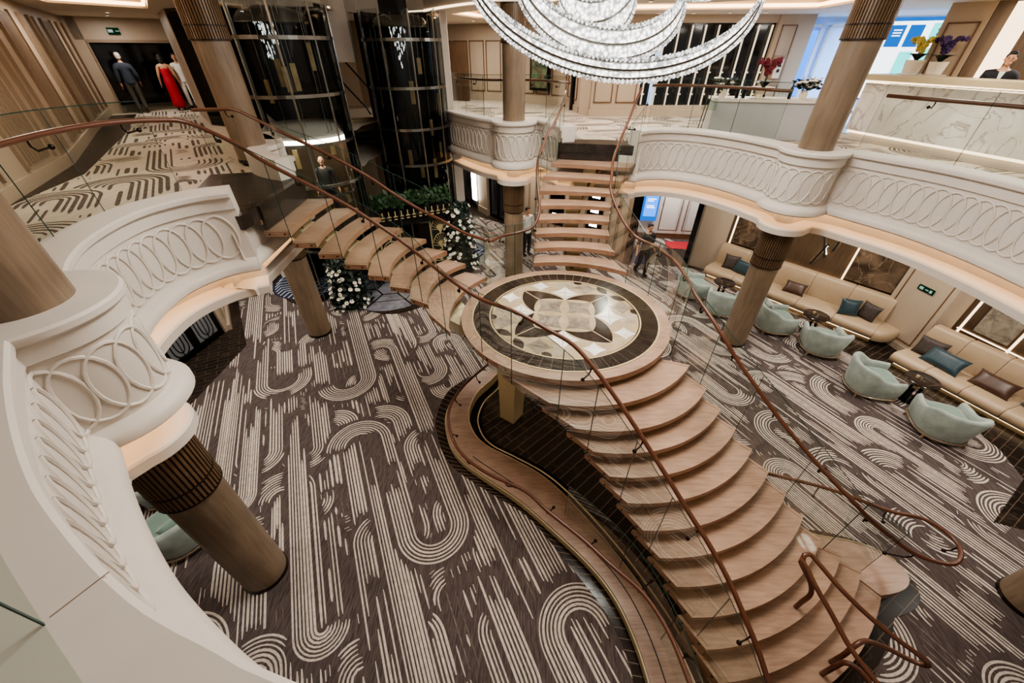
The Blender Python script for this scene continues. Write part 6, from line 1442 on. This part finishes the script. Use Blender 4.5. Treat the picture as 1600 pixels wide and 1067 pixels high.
person('bearded bald man in dark clothes standing inside the elevator cab', (-5.25, 11.3, 2.07), .3, 1.72, None, 'cloth_char', 'cloth_black', 'skin', 'hair', bald=True)
# ------------------------------------------------------------------ lamps
def area(name, loc, size, power, col=(1, .86, .7), rot=(0, 0, 0), shape='DISK', sy=None):
    l = bpy.data.lights.new(name, 'AREA'); l.energy = power; l.color = col; l.shape = shape; l.size = size
    if sy: l.shape = 'RECTANGLE'; l.size_y = sy
    o = bpy.data.objects.new(name, l); C.objects.link(o); o.location = loc; o.rotation_euler = rot; return o
area('atrium_lamp', (1.2, 5.2, 8.4), 3.4, 520, (1, .95, .9))
area('atrium_lamp', (1.2, 8.6, 8.4), 2.2, 160, (1, .95, .9))
for i, (x, y, p) in enumerate([(-5.6, 5.6, 34), (-6.6, 8.8, 34), (-5.2, 2.2, 22), (-3.0, 14.6, 40), (0.6, 14.2, 45), (3.0, 11.6, 40), (6.2, 10.6, 40), (7.9, 8.9, 38), (8.6, 6.9, 38), (9.0, 5.0, 38), (8.4, 3.0, 30), (-1.6, 17.6, 60), (5.6, 13.9, 60), (-7.6, 11.0, 30), (-7.3, 7.4, 26), (-1.2, 10.4, 30)]):  # the lamp by the left grille doors is added to brighten them
    area('under_deck_lamp', (x, y, 3.25), .28, p * 1.0, (1, .92, .83))
for x, y, p, c in [(-7.0, 6.6, 30, (1, .92, .82)), (-9.8, 11.0, 34, (1, .92, .82)), (-12.6, 15.6, 40, (1, .92, .83)), (0, 15.2, 90, (1, .92, .83)), (-1.8, 18.6, 70, (1, .92, .83)), (3.6, 13.0, 80, (1, .92, .83)), (6.6, 13.2, 80, (1, .93, .84)), (8.4, 8.6, 60, (1, .93, .84)), (8.6, 5.4, 50, (1, .93, .84)), (11.0, 9.0, 60, (1, .92, .83))]:
    area('gallery_lamp', (x, y, 6.9), .5, p, c)
area('cab_lamp', (-5.42, 10.9, 4.2), .5, 18, (1, .93, .84))
area('stair_lobby_lamp', (-4.6, 16.3, 8.5), .6, 70, (1, .9, .78))
area('foyer_lamp', (11.6, 14.0, 6.85), 1.6, 320, (.55, .75, 1.0))
area('corridor_lamp', (6.5, 13.9, 3.2), .5, 50, (.85, .88, 1.0))
w = bpy.data.worlds.new('world'); bpy.context.scene.world = w; w.use_nodes = True; bg = w.node_tree.nodes['Background']; bg.inputs[0].default_value = (1, .9, .8, 1); bg.inputs[1].default_value = .42
cam = bpy.data.cameras.new('camera'); cam.sensor_width = 36; cam.lens = FPX / 1600 * 36; cam.shift_x = -(CX - 800) / 1600; cam.clip_start = 0.02
co = bpy.data.objects.new('camera', cam); C.objects.link(co); co.location = (0, 0, ZC); co.rotation_euler = (PI / 2 - TH, 0, 0); bpy.context.scene.camera = co
sc = bpy.context.scene; sc.view_settings.view_transform = 'AgX'; sc.view_settings.look = 'AgX - Medium High Contrast'; sc.view_settings.exposure = 0.45
sc.cycles.max_bounces = 8; sc.cycles.transparent_max_bounces = 24; sc.cycles.sample_clamp_indirect = 4.0; sc.cycles.use_denoising = True
